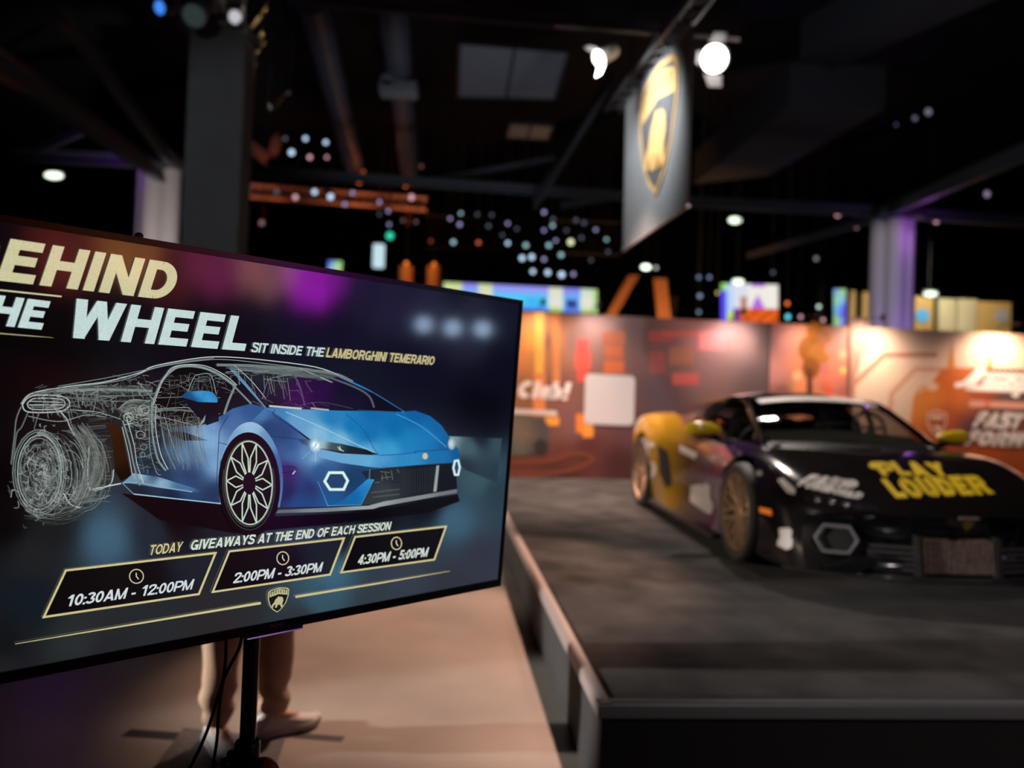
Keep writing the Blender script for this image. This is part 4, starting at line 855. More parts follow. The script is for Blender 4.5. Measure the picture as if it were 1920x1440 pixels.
lamp('hall_spot_pillar', 'SPOT', (-7.2, 16.5, 2.5), (L1[0], 20, 5.6), 620, (1, .88, .80), .15, 44, .6)
lamp('hall_spot_pillar', 'SPOT', (4, 12, 8.5), (R1[0], 20, 4.4), 1100, (1, .92, .86), .15, 20, .6)
lamp('pillar_head_glow', 'POINT', (R1[0] + .4, 19.0, R1[2] - .5), None, 12, (.6, .16, 1), .08)
lamp('pillar_head_glow', 'POINT', (L1[0] - 1.6, 19.0, L1[2] + .3), None, 20, (.35, .05, 1), .08)
# black draped tower
TY = 9.0
xa, xb = at(337, 400, TY).x, at(438, 400, TY).x; zt = at(385, 46, TY).z
tw = thing('draped_tower', 'tall square truss tower wrapped in black cloth behind the screen', 'tower', ((xa + xb) / 2, TY + .25, 0))
CL = mat('tower_cloth', (.055, .058, .064), .85, noise=(3, (.045, .047, .053), 4)); m = MB(); n = 14; wdt = xb - xa; cx, cy = (xa + xb) / 2, TY + wdt / 2
rows = []
for j in range(29):
    z = zt * j / 28; k = 1 + (.02 if 15 < j < 18 else 0) - (.035 if j == 16 else 0); a_ = math.radians(8); r = []
    for (sx, sy) in ((-1, -1), (-.5, -1), (0, -1), (.5, -1), (1, -1), (1, 0), (1, 1), (0, 1), (-1, 1), (-1, 0)):
        x, y = sx * wdt / 2 * k, sy * wdt / 2 * k; r.append((cx + x * math.cos(a_) - y * math.sin(a_), cy + x * math.sin(a_) + y * math.cos(a_), z))
    rows.append(r)
m.grid(rows, closed=True); m.build('cloth_wrap', CL, tw, angle=50)
m = MB(); m.bevbox((cx, cy, zt + .03), (wdt * 1.1, wdt * 1.1, .06), .01); m.build('top_plate', STEEL, tw)
# moving heads on the tower's top and foil hanging in glints
def moving_head(label, c, d, lens_rgb, st, k=1.0, group=None, root_name='moving_head'):
    root = thing(root_name, label, 'stage light', c, 0, group); c = Vector(c); d = Vector(d).normalized()
    m_ = MB(); m_.bevbox(c + Vector((0, 0, .05 * k)), (.3 * k, .24 * k, .1 * k), .015 * k); m_.build('base', FIXB, root)
    hc = c + Vector((0, 0, -.22 * k)); sd = d.cross(Vector((0, 0, 1))).normalized()
    for s_ in (-1, 1): m_ = MB(); m_.bar(c + sd * .14 * k * s_, hc + sd * .14 * k * s_, .04 * k, .08 * k); m_.build('yoke_arm', FIXB, root)
    m_ = MB(); m_.lathe([(0, -.18 * k), (.07 * k, -.17 * k), (.1 * k, -.08 * k), (.11 * k, .12 * k), (.1 * k, .14 * k), (.09 * k, .12 * k)], hc, d, 18); hd_ = m_.build('head', FIXB, root)
    m_ = MB(); m_.disc(hc + d * .121 * k, d, .092 * k, 18); m_.build('lens', mat('lens', (.02, .02, .02), .2, emit=s2l(lens_rgb), es=st), hd_, smooth=False)
    return root
moving_head('moving head light with blue lens at the left of the tower top', at(312, -14, 8.9), (-.3, -.9, -.4), (60, 130, 230), 1.2, .8)
moving_head('grey moving head light above the middle of the tower', at(372, -26, 8.8), (.1, -.8, -.7), (70, 84, 84), .4, 1.3)
moving_head('dark moving head light above the right edge of the tower', at(438, 2, 9.0), (.5, -.7, -.4), (190, 190, 196), 1.0, .8)
tr2 = thing('lighting_truss', 'black pipe truss crossing over the top of the draped tower', 'truss', at(380, -60, 9))
P0, P1 = at(180, -70, 9), at(520, -56, 9)
for dz in (0, .25):
    m = MB(); m.tube([P0 + Vector((0, 0, dz)), P1 + Vector((0, 0, dz))], .025, 8); m.build('chord', STEEL, tr2)
m = MB()
for i in range(14): m.tube([P0.lerp(P1, i / 14), P0.lerp(P1, (i + .5) / 14) + Vector((0, 0, .25))], .01, 6, False); m.tube([P0.lerp(P1, (i + .5) / 14) + Vector((0, 0, .25)), P0.lerp(P1, (i + 1) / 14)], .01, 6, False)
m.build('lattice', STEEL, tr2)
# loops of cable and safety chain catching light right of the tower
GOLDF = mat('gold_foil', (.9, .68, .34), .22, 1.0)
for i, pts in enumerate(([(498, 18), (489, 30), (478, 44), (471, 52)], [(492, 62), (484, 76), (474, 86), (466, 82), (468, 74)], [(480, 118), (472, 126), (464, 136)], [(528, 182), (520, 192), (514, 202)], [(398, 16), (392, 22), (388, 30)], [(497, 78), (488, 90), (479, 102)], [(470, 92), (472, 104)], [(504, 196), (508, 210)], [(544, 172), (535, 178)])):
    SP_ = cr([at(x, y, 10.0) for x, y in pts], 5); c_ = MB().tube(SP_, .03 if i < 4 else .02, 8).tube([Vector(SP_[0]), Vector((SP_[0][0], SP_[0][1], HZ))], .003, 4).build('foil_streamer', GOLDF if i < 6 else mat('silver_foil%d' % i, (.6, .6, .72), .25, 1.0))
    tag(c_, ['gold foil streamer highest at the tower, right of its top edge', 'curled gold foil streamer beside the tower top', 'short gold foil streamer below the curled one', 'gold foil streamer farthest right of the tower', 'small gold foil streamer in front of the tower top', 'thin gold foil streamer right of the curled one', 'tiny silver streamer under the curled gold one', 'small silver streamer left of the farthest gold one', 'small silver streamer above the farthest gold one'][i], 'streamer', 'foil streamers by the tower')
lamp('foil_spot', 'SPOT', (-2.2, 5.5, 7.5), at(495, 100, 10.0), 700, (1, .86, .66), .1, 15, .6)

# ------------------------------------------------------------------ ceiling beams, ducts, panels
BEAM = mat('beam_steel', (.075, .078, .088), .6)
def ibeam(name, p, q, d, label, m_=BEAM, cat='beam'):
    m = MB(); p, q = Vector(p), Vector(q); u = Vector((0, 0, d / 2))
    m.bar(p, q, d * .12, d); m.bar(p + u, q + u, d * .6, d * .1); m.bar(p - u, q - u, d * .6, d * .1)
    o = m.build(name, m_, smooth=False); tag(o, label, cat); o['kind'] = 'structure'; return o
ibeam('roof_beam', at(-60, 80, 10.5), at(306, 330, 19.8), .34, 'steel roof beam slanting down to the left pillar, tinged orange')
ibeam('roof_beam', at(120, 30, 12), at(318, 300, 19.6), .26, 'thin steel roof beam above the slanting orange one')
ibeam('roof_beam', at(20, 290, 22), at(262, 302, 20), .3, 'purple lit steel beam running left from the left pillar')
ibeam('roof_beam', at(50, 290, 22), at(160, 244, 20), .18, 'purple lit diagonal brace left of the left pillar')
ibeam('roof_beam', at(446, 318, 19), at(1230, 372, 19), .20, 'long level grey steel beam crossing the hall beneath the ducts')
ibeam('roof_beam', at(820, 338, 19), at(1040, 296, 20), .12, 'thin grey brace rising right to the diagonal beam')
ibeam('roof_beam', at(1002, 384, 19), at(1146, 148, 15), .20, 'diagonal grey steel beam rising to the left spotlight')
ibeam('roof_beam', at(1050, 386, 19), at(1180, 364, 19), .12, 'thin grey brace left of the banner bottom')
ibeam('roof_beam', at(540, -8, 14), at(1235, 58, 14), .22, 'long grey steel beam along the top of the view')
ibeam('roof_beam', at(1290, 378, 20), at(1640, 396, 20), .24, 'purple lit steel beam running left from the right pillar')
ibeam('roof_beam', at(1690, 400, 20), at(2010, 420, 20), .24, 'dark steel beam running right from the right pillar')
ibeam('roof_beam', at(1672, 392, 19.6), at(2000, 250, 13), .28, 'steel roof beam rising right from the right pillar')
ibeam('roof_beam', at(1400, 480, 24), at(1640, 410, 20), .16, 'thin dark brace rising to the right pillar')
DUCT = mat('duct_metal', (.14, .15, .18), .5, .2)
for (a, b, lbl) in (((585, 0, 16), (664, 312, 26.5), 'round grey air duct on the left under the roof'), ((733, -20, 15.4), (768, 318, 26.5), 'round grey air duct on the right under the roof')):
    p, q = at(*a), at(*b); r = thing('air_duct', lbl, 'duct', p)
    m = MB(); m.tube([p.lerp(q, t) for t in (0, .25, .5, .75, 1)], .31, 18); m.build('pipe', DUCT, r)
    for t in (.15, .38, .6, .8, .93):
        c = p.lerp(q, t); d = (q - p).normalized(); m = MB(); m.lathe([(.31, -.04), (.335, -.03), (.335, .03), (.31, .04)], c, d, 18); m.build('band', DUCT, r)
p = at(748, 168, 19.0); m = MB(); m.bevbox(p, (.9, .5, .3), .03); m.bevbox(p + Vector((-.25, -.05, .14)), (.3, .4, .3), .03); m.build('damper_box', mat('damper', (.35, .35, .36), .6), r)
def ceil_panel(px, label, z):
    P = [onz(x, y, z) for x, y in px]; m = MB(); m.hexa([p for p in P] + [p + Vector((0, 0, .06)) for p in P])
    r = thing('ceiling_panel', label, 'panel', sum(P, Vector()) / 4); m.build('sheet', mat('panel_sheet', (.30, .33, .37), .7), r, smooth=False)
    m = MB()
    for i in range(4): m.bar(P[i] - Vector((0, 0, .01)), P[(i + 1) % 4] - Vector((0, 0, .01)), .08, .05)
    m.bar((P[0] + P[1]) / 2 - Vector((0, 0, .01)), (P[2] + P[3]) / 2 - Vector((0, 0, .01)), .06, .04); m.build('frame', STEEL, r, smooth=False)
    for p in P: m = MB(); m.tube([p + Vector((0, 0, .05)), Vector((p.x, p.y, HZ))], .012, 6); m.build('hanger', STEEL, r)
ceil_panel([(858, 182), (1040, 186), (1068, 96), (862, 80)], 'large grey acoustic panel hanging under the roof', 9.6)
ceil_panel([(948, 258), (1028, 262), (1038, 236), (956, 230)], 'small grey acoustic panel farther back under the roof', 9.6)
for (q, z, h_, lbl) in (([(1300, 345), (1440, 330), (1660, 205), (1480, 200)], 7.6, .9, 'large dark square duct under the roof right of the banner'), ([(1500, 110), (1560, 130), (2010, -60), (1880, -80)], 8.4, .8, 'long dark square duct near the top right')):
    P = [onz(x, y, z) for x, y in q]; m = MB(); m.hexa(P + [p + Vector((0, 0, h_)) for p in P]); tag(m.build('square_duct', mat('duct_dark', (.045, .046, .054), .7), smooth=False), lbl, 'duct')
lamp('hall_fill_ducts', 'SPOT', (-1, 14, 2.6), (-2.5, 21, 9.5), 260, (.7, .82, 1), .3, 60, .8)
lamp('hall_fill_panel', 'SPOT', (2.2, 13, 3.4), (1.2, 21, 9.6), 110, (.8, .88, 1), .3, 50, .8)
lamp('hall_fill_right', 'SPOT', (3.0, 9.2, 5.4), (6, 15, 8), 200, (.75, .85, 1), .3, 80, .9)
lamp('beam_orange', 'SPOT', (-6.6, 10.2, 3.5), at(40, 150, 11.5), 34, (1, .22, .1), .1, 26, .8)

# ------------------------------------------------------------------ far lights and screens
def high_bay(px, py, Y, wpx, hpx, label, group='high bay lamps', rgb=(236, 255, 226), st=2.2):
    c = at(px, py, Y); w_, h_ = wpx * Y / FPX, hpx * Y / FPX; r = thing('high_bay_lamp', label, 'ceiling lamp', c)
    m = MB(); m.bevbox(c + Vector((0, .1, h_ * .6)), (w_ * 1.1, w_ * .6, h_ * .35), .02); m.build('housing', STEEL, r)
    m = MB(); m.sphere(c, .5, 16, 8, (w_, w_ * .5, h_)); m.build('diffuser', mat('bay_light', (.02, .02, .02), .5, emit=s2l(rgb), es=st), r)
    m = MB(); m.tube([c + Vector((0, .1, h_ * .7)), Vector((c.x, c.y + .1, HZ))], .015, 6); m.build('hanger', STEEL, r)
high_bay(101, 329, 25, 34, 13, 'glowing high bay lamp at the far left below the purple beam')
high_bay(1378, 413, 25, 24, 12, 'glowing high bay lamp just right of the banner bottom')
high_bay(1211, 501, 28, 18, 10, 'glowing high bay lamp above the orange lit drapes', st=3.2); high_bay(1230, 502, 29, 6, 6, 'small dim high bay lamp touching the one above the drapes', rgb=(180, 180, 170), st=1.8)
high_bay(1384, 528, 23.5, 22, 10, 'glowing high bay lamp in front of the white bright screen'); high_bay(1745, 551, 23, 26, 10, 'glowing high bay lamp over the yellow booth')
def led_screen(name, corners, Y, ctrl, label, nx=24, ny=8, st=1.0):
    P = [at(x, y, Y) for x, y in corners]; c = sum(P, Vector()) / 4; r = thing(name, label, 'screen', (c.x, c.y, 0))
    rows, cs = [], []
    for j in range(ny + 1):
        row = []
        for i in range(nx + 1):
            a = P[0].lerp(P[1], i / nx); b = P[3].lerp(P[2], i / nx); row.append(a.lerp(b, j / ny))
            x = corners[0][0] + (corners[1][0] - corners[0][0]) * i / nx; y = (corners[0][1] + (corners[1][1] - corners[0][1]) * i / nx) * (1 - j / ny) + (corners[3][1] + (corners[2][1] - corners[3][1]) * i / nx) * j / ny
            cs.append(s2l(ctrl(x, y) if callable(ctrl) else idw(ctrl, x, y, 3.0)))
        rows.append(row)
    m = MB(); m.grid(rows, cs); m.build('picture', vmat('led_picture', .4, .3, st), r, vc=True, smooth=False)
    d = Vector((0, .02, 0)); e = Vector((0, .25, 0)); m = MB(); m.hexa([P[3] + d, P[2] + d, P[2] + e, P[3] + e, P[0] + d, P[1] + d, P[1] + e, P[0] + e])
    m.build('cabinet', MATTE, r, smooth=False)
    for p in (P[3], P[2]): m = MB(); m.bar(Vector((p.x, p.y + .2, 0)), p + Vector((0, .2, .1)), .1); m.build('support', MATTE, r, smooth=False)
BCY, BYL, BVI, CRE = (96, 210, 255), (206, 226, 150), (150, 150, 255), (236, 232, 220)
def wide_wall(x, y):
    v = (y - (529 + (x - 832) * .0486)) / 45.0
    for x0, x1, top, bot in ((0, 868, (206, 226, 150), (226, 226, 200)), (868, 896, (150, 146, 250), (110, 200, 255)), (896, 923, (214, 226, 176), (232, 228, 206)), (923, 1029, (160, 158, 255), (84, 208, 255)), (1029, 1056, (226, 230, 206), (236, 232, 222)), (1056, 1090, (140, 146, 250), (100, 196, 250)), (1090, 1999, (210, 232, 206), (236, 234, 220))):
        if x0 <= x < x1:
            k = min(1, max(0, (v - .15) / .3)); c = [a + (b - a) * k for a, b in zip(top, bot)]
            if v > .82: c = [c[0] * .95, c[1] * .72, c[2]] if bot[2] > 240 else [c[0] * .8, c[1] * .95, c[2] * .6]
            if 1060 < x < 1082 and .5 < v < .85: c = [60, 56, 150]
            if x > 1112: c = [176, 220, 130]
            if 985 < x < 1020 and .45 < v < .75: c = [60, 190, 250]
            return c
def show_wall(x, y):
    if x < 1362: return [90, 80, 250] if y > 545 else [150, 220, 110]
    if x < 1374: return [186, 214, 250] if y < 585 else [196, 230, 100]
    if y < 578:
        if 1408 < x < 1434 and (y > 578 - (1 - abs(x - 1421) / 13) * 26 or y < 538): return [180, 110, 226]
        if 1388 < x < 1400 and y > 556: return [190, 130, 110]
        return [242, 238, 226] if x > 1402 else [222, 226, 238]
    if x < 1388: return [120, 60, 130]
    return [232, 104, 34] if (int(x / 9) + int(y / 7)) % 3 else [190, 62, 18]
led_screen('led_wall', [(832, 529), (1120, 543), (1120, 588), (832, 574)], 24, wide_wall, 'long bright blue and white led wall far behind the screen', 96, 14, .92)
led_screen('led_wall', [(1352, 531), (1459, 534), (1459, 606), (1352, 606)], 24, show_wall, 'bright white and orange led wall beyond the tree print', 54, 36, .98)
led_screen('led_wall', [(1563, 542), (1586, 542), (1586, 616), (1563, 616)], 23, [(1567, 546, (120, 160, 255)), (1578, 546, (180, 230, 140)), (1566, 565, (150, 230, 120)), (1576, 565, (160, 220, 255)), (1584, 575, (80, 80, 255)), (1570, 580, (110, 190, 255)), (1582, 590, (90, 60, 240)), (1567, 600, (160, 230, 90)), (1576, 605, (170, 220, 230)), (1584, 610, (70, 50, 220))], 'narrow upright blue and green led column left of the purple pillar', 8, 20, .9)
led_screen('led_wall', [(615, 488), (642, 490), (640, 510), (614, 508)], 26, [(618, 494, (60, 90, 230)), (626, 500, (190, 226, 240)), (636, 494, (150, 220, 120)), (637, 503, (200, 226, 120))], 'small blue and yellow lit corner of a led wall above the screen edge', 10, 8, .9)
# booths at the right
GOLDB, CREB = mat('booth_gold', (.62, .40, .14), .6), mat('booth_cream', (.66, .60, .40), .6)
for (x0, x1, yt, mt, Y, lbl) in ((1590, 1603, 545, GOLDB, 23.6, 'narrow gold booth panel right of the led column'), (1614, 1632, 548, GOLDB, 24.4, 'narrow gold booth panel left of the purple pillar'), (1697, 1712, 556, mat('booth_amber', (.42, .2, .05), .6), 23.9, 'narrow amber booth panel right of the purple pillar'), (1713, 1748, 556, GOLDB, 23.2, 'gold booth panel with a round blue sign'), (1758, 1790, 560, CREB, 23.2, 'cream booth panel nearest the gold one with blue sign'), (1795, 1829, 561, CREB, 23.2, 'cream booth panel left of the ribbed gold one'), (1832, 1893, 566, GOLDB, 23.2, 'wide gold booth panel with a round grey sign')):
    a, b = at(x0, yt, Y), at(x1, yt, Y); r = thing('booth_panel', lbl, 'booth', ((a.x + b.x) / 2, Y, 0))
    m = MB(); m.bevbox(((a.x + b.x) / 2, Y, a.z / 2), (b.x - a.x, .2, a.z), .02); m.build('board', mt, r)
    if 'round' in lbl:
        bl_ = 'blue' in lbl; c = at(1730 if bl_ else 1878, 592 if bl_ else 592, Y - .13); m = MB(); m.lathe([(0, 0), (.20, 0), (.2, .03), (0, .03)], c + Vector((0, .03, 0)), (0, -1, 0), 20)
        m.build('round_sign', mat('sign_blue', (.1, .4, .75), .5, emit=(.1, .4, .8), es=.35) if bl_ else mat('sign_grey', (.5, .48, .55), .5), r)
lamp('booth_light', 'SPOT', (11.8, 20.7, 6.2), (12.3, 23.2, 3.6), 420, (1, .86, .6), .15, 110, .6)
# orange lit drapes and truss beyond the backdrop
ODR = mat('drape_ochre', (.5, .26, .12), .8)
for (pts, wpx, lbl) in (([(1188, 516), (1146, 590)], 20, 'orange lit slanting drape far behind the mauve panel'), ([(1238, 522), (1246, 598)], 26, 'orange lit upright drape far behind the mauve panel'), ([(1262, 556), (1256, 598)], 20, 'dim orange drape leaning on the upright one')):
    DY = 22.8 if 'dim' in lbl else 22; p, q = at(*pts[0], DY), at(*pts[1], DY); q = p + (q - p) * ((p.z) / (p.z - q.z)); w_ = wpx * 22 / FPX
    m = MB(); m.grid([[p.lerp(q, j / 8) + Vector((w_ * (i / 12 - .5), .05 * math.sin(i * 2.1), 0)) for i in range(13)] for j in range(9)]); tag(m.build('drape', ODR), lbl, 'drape')
lamp('drape_glow', 'SPOT', (at(1215, 560, 20).x, 19.8, 2.2), at(1215, 550, 22), 620, (1, .45, .16), .1, 90, .8)
tr3 = thing('lighting_truss', 'long orange lit truss far across the hall with small lamps', 'truss', at(600, 380, 28))
TA, TB = at(380, 362, 28), at(800, 394, 28)
for dz in (0, .42):
    m = MB(); m.tube([TA + Vector((0, 0, dz)), TB + Vector((0, 0, dz))], .07, 8); m.build('chord', mat('truss_silver', (.5, .46, .44), .5, .3), tr3)
m = MB()
for i in range(30): a = TA.lerp(TB, i / 30); b = TA.lerp(TB, (i + 1) / 30); m.tube([a, b + Vector((0, 0, .42))], .03, 6, False)
m.build('lattice', mat('truss_silver_b', (.4, .37, .36), .5, .3), tr3)
for t in (.1, .5, .9): m = MB(); p = TA.lerp(TB, t); m.tube([p, Vector((p.x, p.y, HZ))], .02, 6); m.build('hanger', STEEL, tr3)
for px in (470, 640, 760): lamp('truss_orange', 'SPOT', at(px, 410, 26.6), at(px, 376, 28), 60, (1, .2, .05), .1, 110, .9)
lamp('truss_orange', 'SPOT', at(505, 292, 19.8), at(490, 275, 21), 50, (1, .22, .1), .1, 80, .8); lamp('duct_orange', 'POINT', at(690, 330, 25.5), None, 5, (1, .2, .06), .1)
ibeam('roof_beam', at(456, 262, 21), at(500, 300, 21), .3, 'short orange lit brace right of the black tower'); ibeam('roof_beam', at(520, 258, 21), at(512, 288, 21), .26, 'shorter orange lit brace beside the first, by the tower')
tr4 = thing('lighting_truss', 'dark truss far back carrying a cluster of pale lamps', 'truss', at(980, 430, 29.6))
TA, TB = at(800, 404, 29.6), at(1165, 418, 29.6)
for dz in (0, -1.2):
    m = MB(); m.tube([TA + Vector((0, 0, dz)), TB + Vector((0, 0, dz))], .05, 8); m.build('chord', STEEL, tr4)
m = MB()
for i in range(24): a = TA.lerp(TB, i / 24); b = TA.lerp(TB, (i + 1) / 24); m.tube([a, b - Vector((0, 0, 1.2))], .03, 6, False)
m.build('lattice', STEEL, tr4)
for t in (.1, .5, .9): m = MB(); p = TA.lerp(TB, t); m.tube([p, Vector((p.x, p.y, HZ))], .02, 6); m.build('hanger', STEEL, tr4)
# small lamps: (px, py, colour, radius px, distance)
PB, PV, TEAL, ORG, PNK, DIM, YEL = (150, 172, 196), (136, 132, 176), (124, 160, 166), (230, 110, 40), (190, 140, 150), (70, 76, 88), (190, 196, 150)
KIND = {PB: ('pale blue', 4.2), PV: ('violet grey', 3.0), TEAL: ('pale teal', 3.4), ORG: ('orange', 3.2), PNK: ('pink', 3.0), DIM: ('dim grey', 2.6), YEL: ('cream', 3.6)}
SPOTS = {'dark far truss cluster': (29.4, [(864, 400, TEAL, 5), (844, 410, PV, 5), (862, 421, PV, 6), (895, 402, DIM, 5), (922, 403, DIM, 5), (916, 424, DIM, 6), (952, 419, PV, 5), (969, 429, DIM, 5), (1020, 398, PV, 6), (1037, 411, DIM, 6), (1036, 423, TEAL, 6), (1020, 432, PV, 5), (1062, 432, DIM, 5), (1117, 431, PV, 5), (1137, 449, TEAL, 5), (1042, 451, PV, 5), (850, 454, TEAL, 7), (952, 456, PB, 6), (986, 460, TEAL, 7), (979, 484, PB, 8), (997, 482, PB, 8), (1020, 486, PV, 6), (1070, 454, YEL, 9), (1052, 478, TEAL, 7), (1029, 460, TEAL, 7), (999, 509, PB, 7), (1027, 511, PB, 8), (1053, 515, PB, 9), (1075, 514, PV, 6), (942, 441, DIM, 5), (1090, 446, DIM, 6), (1095, 418, DIM, 6), (1080, 413, DIM, 6), (1140, 472, DIM, 5), (1108, 488, DIM, 5)]),
         'orange lit truss': (27.6, [(547, 286, PB, 9), (573, 260, PB, 7), (611, 267, PB, 7), (590, 360, PB, 8), (620, 369, PB, 9), (554, 370, PNK, 8), (519, 360, DIM, 7), (661, 362, PV, 6), (647, 383, PV, 6), (771, 370, PNK, 9), (712, 379, PV, 6), (700, 340, DIM, 6), (581, 295, PNK, 7), (613, 295, PNK, 5), (712, 402, DIM, 5), (728, 396, PV, 5), (730, 421, PV, 5), (755, 414, DIM, 4), (780, 416, DIM, 4), (491, 418, DIM, 8), (535, 260, DIM, 6)]),
         'amber row': (27.0, [(674, 340, ORG, 9), (761, 346, ORG, 9), (814, 496, ORG, 6), (762, 494, ORG, 6), (897, 455, (190, 84, 64), 6), (808, 452, (120, 54, 36), 5), (680, 322, (150, 64, 36), 7), (790, 312, (90, 50, 50), 6)]),
         'right hall': (24.0, [(1535, 575, (206, 240, 216), 6), (1501, 594, PNK, 6), (1543, 600, PNK, 6), (1476, 569, ORG, 6), (1477, 594, (90, 210, 226), 8), (1449, 511, DIM, 6), (1345, 549, (190, 170, 90), 5), (1310, 520, (96, 116, 150), 6), (1330, 520, (96, 116, 150), 6), (1312, 555, (110, 130, 160), 7), (1310, 585, (96, 120, 140), 6), (1570, 402, PNK, 9), (1755, 414, PNK, 9), (1605, 425, PNK, 7), (1530, 485, (110, 104, 110), 7), (1850, 364, (116, 100, 126), 10), (1740, 210, (96, 90, 104), 11), (1715, 222, (80, 76, 92), 8), (1680, 234, (60, 60, 80), 5)])}
nlab = {}
for grp, (Y, L) in SPOTS.items():
    for (px, py, c, r) in L:
        kd, st = KIND.get(c, ('coloured', 2.6)); c0 = at(px, py, Y); rr = r * .62 * Y / FPX
        nm = {'orange': 'amber', 'coloured': 'coloured'}.get(kd, kd)
        m = MB(); m.mi = 0; m.lathe([(0, -rr * 1.6), (rr * .7, -rr * 1.5), (rr * 1.05, -.0), (rr * 1.1, rr * .3), (rr * .95, rr * .3), (rr * .95, 0)], c0, (0, -1, -.12), 14)
        m.mi = 1; m.disc(c0 + Vector((0, -.004, 0)), (0, -1, -.12), rr * .96, 14)
        m.mi = 0; m.tube([c0 + Vector((0, rr, rr * .6)), Vector((c0.x, c0.y + rr, HZ))], .012, 5)
        o = m.build('stage_lamp', [STEEL, emat('lamp_glow', c, st * .62)], smooth=True)
        g = 'small %s lamps of the %s' % (nm, grp)
        tag(o, 'small %s lamp among the far lights of the %s' % (nm, grp), 'lamp', g)
# tall white lit marker and orange lit posts above the screen's edge
c0 = at(710, 480, 26); m = MB(); m.bevbox(c0, (.36, .2, .78), .05); m.mi = 1; m.tube([c0 + Vector((0, .05, .3)), Vector((c0.x, c0.y + .05, HZ))], .012, 5); tag(m.build('light_box', [mat('box_glow', (.02, .02, .02), .5, emit=s2l((196, 226, 236)), es=1.0), STEEL]), 'upright pale blue light box above the top edge of the screen', 'light box')
c0 = at(731, 442, 26); m = MB(); m.sphere(c0, .12, 14, 8); m.mi = 1; m.tube([c0, Vector((c0.x, c0.y, HZ))], .008, 5); tag(m.build('signal_lamp', [emat('signal_green', (40, 190, 150), 1.5), STEEL]), 'small round green signal lamp above the pale light box', 'lamp')
for x in (762, 814):
    p = at(x, 500, 27); m = MB(); m.tube([Vector((p.x, p.y, 0)), p], .24, 12); tag(m.build('draped_post', ODR), 'orange lit round post %s above the top edge of the screen' % ('nearer the pale light box' if x < 800 else 'nearest the blue led wall'), 'post')
    lamp('post_glow', 'POINT', p + Vector((0, -1.0, -.1)), None, 14, (1, .35, .08), .08)
# unseen drapes and coloured washes, added to tint the glossy display's reflection
dw = thing('reflection_drape', 'unseen pale drapes added under coloured light to tint the reflection in the display', 'drape', (15, 0, 0)); m = MB()
m.grid([[Vector((15 + .12 * math.sin(i * 1.3), -13 + 14.5 * i / 120, 7.5 * j / 6)) for i in range(121)] for j in range(7)], flip=True); m.build('cloth', DRAPE, dw)
for (y, z, c, p, ang) in ((1.0, 2.2, (.5, .55, .9), 200, 60), (-.6, 2.4, (.35, .25, .9), 260, 50), (-2.3, 2.3, (.72, .02, 1), 5200, 28), (-3.3, 2.5, (1, .42, .34), 2600, 30), (-4.3, 2.5, (1, .10, .45), 1500, 34), (-5.3, 2.3, (1, .16, .10), 600, 40), (-6.2, 2.5, (1, .40, .08), 2600, 32), (-7.5, 2.3, (1, .14, .08), 1200, 38)):
    lamp('reflection_wash', 'SPOT', (12.4, y, .3), (15, y, z), p, c, .15, ang, .9)
for (y, z, lbl) in ((1.4, 1.6, 'first'), (.8, 1.55, 'second'), (.22, 1.55, 'third')):
    m = MB(); c0 = Vector((14, y, z)); m.lathe([(0, .2), (.12, .18), (.17, 0), (.15, 0)], c0, (1, 0, .1), 16); m.mi = 1; m.disc(c0 + Vector((-.005, 0, 0)), (-1, 0, -.1), .16, 16); m.mi = 0; m.tube([c0 + Vector((.1, 0, -.1)), Vector((14.1, y, 0))], .02, 8)
    tag(m.build('wash_fixture', [STEEL, emat('wash_lens', (190, 220, 255), 7)]), 'pale blue washlight placed for its reflection, on a post before the added drapes', 'stage light', 'washlights before the added drapes')
# ------------------------------------------------------------------ the sports car on the stage
CY = math.radians(4.0)
C0 = Vector((2.53, 5.563, HS))
car = thing('sports_car', 'low black and gold sports car with yellow graffiti lettering on its bonnet, on the stage', 'car', C0, CY)
CM = Matrix.Translation(C0) @ Matrix.Rotation(CY, 4, 'Z')
WB, RF, RR = 2.75, .340, .358
Lx = [[0] * 13,
      [.34, .38, .44, .50, .56, .62, .66, .67, .68, .70, .72, .72, .68],
      [.66, .72, .78, .82, .845, .845, .82, .80, .82, .88, .92, .90, .84],
      [.80, .87, .92, .95, .968, .945, .90, .89, .92, .97, .99, .97, .90],
      [.85, .90, .935, .955, .965, .93, .885, .875, .91, .965, .985, .96, .88],
      [.85, .90, .925, .935, .935, .94, .945, .95, .95, .94, .93, .90, .80],
      [0] * 13]
Ly = [[-1.06, -.93, -.63, -.30, 0, .35, .75, 1.2, 1.7, 2.2, 2.75, 3.2, 3.55],
      [-1.02, -.90, -.62, -.30, 0, .35, .75, 1.2, 1.7, 2.2, 2.75, 3.2, 3.55],
      [-.88, -.77, -.55, -.27, 0, .35, .75, 1.2, 1.7, 2.2, 2.75, 3.2, 3.50],
      [-.74, -.64, -.47, -.25, 0, .35, .75, 1.2, 1.7, 2.2, 2.75, 3.15, 3.42],
      [-.80, -.68, -.49, -.26, 0, .35, .75, 1.2, 1.7, 2.2, 2.75, 3.15, 3.40],
      [-.86, -.72, -.50, -.26, 0, .35, .75, 1.2, 1.7, 2.2, 2.75, 3.15, 3.40],
      [-.94, -.76, -.50, -.26, 0, .35, .75, 1.2, 1.7, 2.2, 2.75, 3.15, 3.45]]
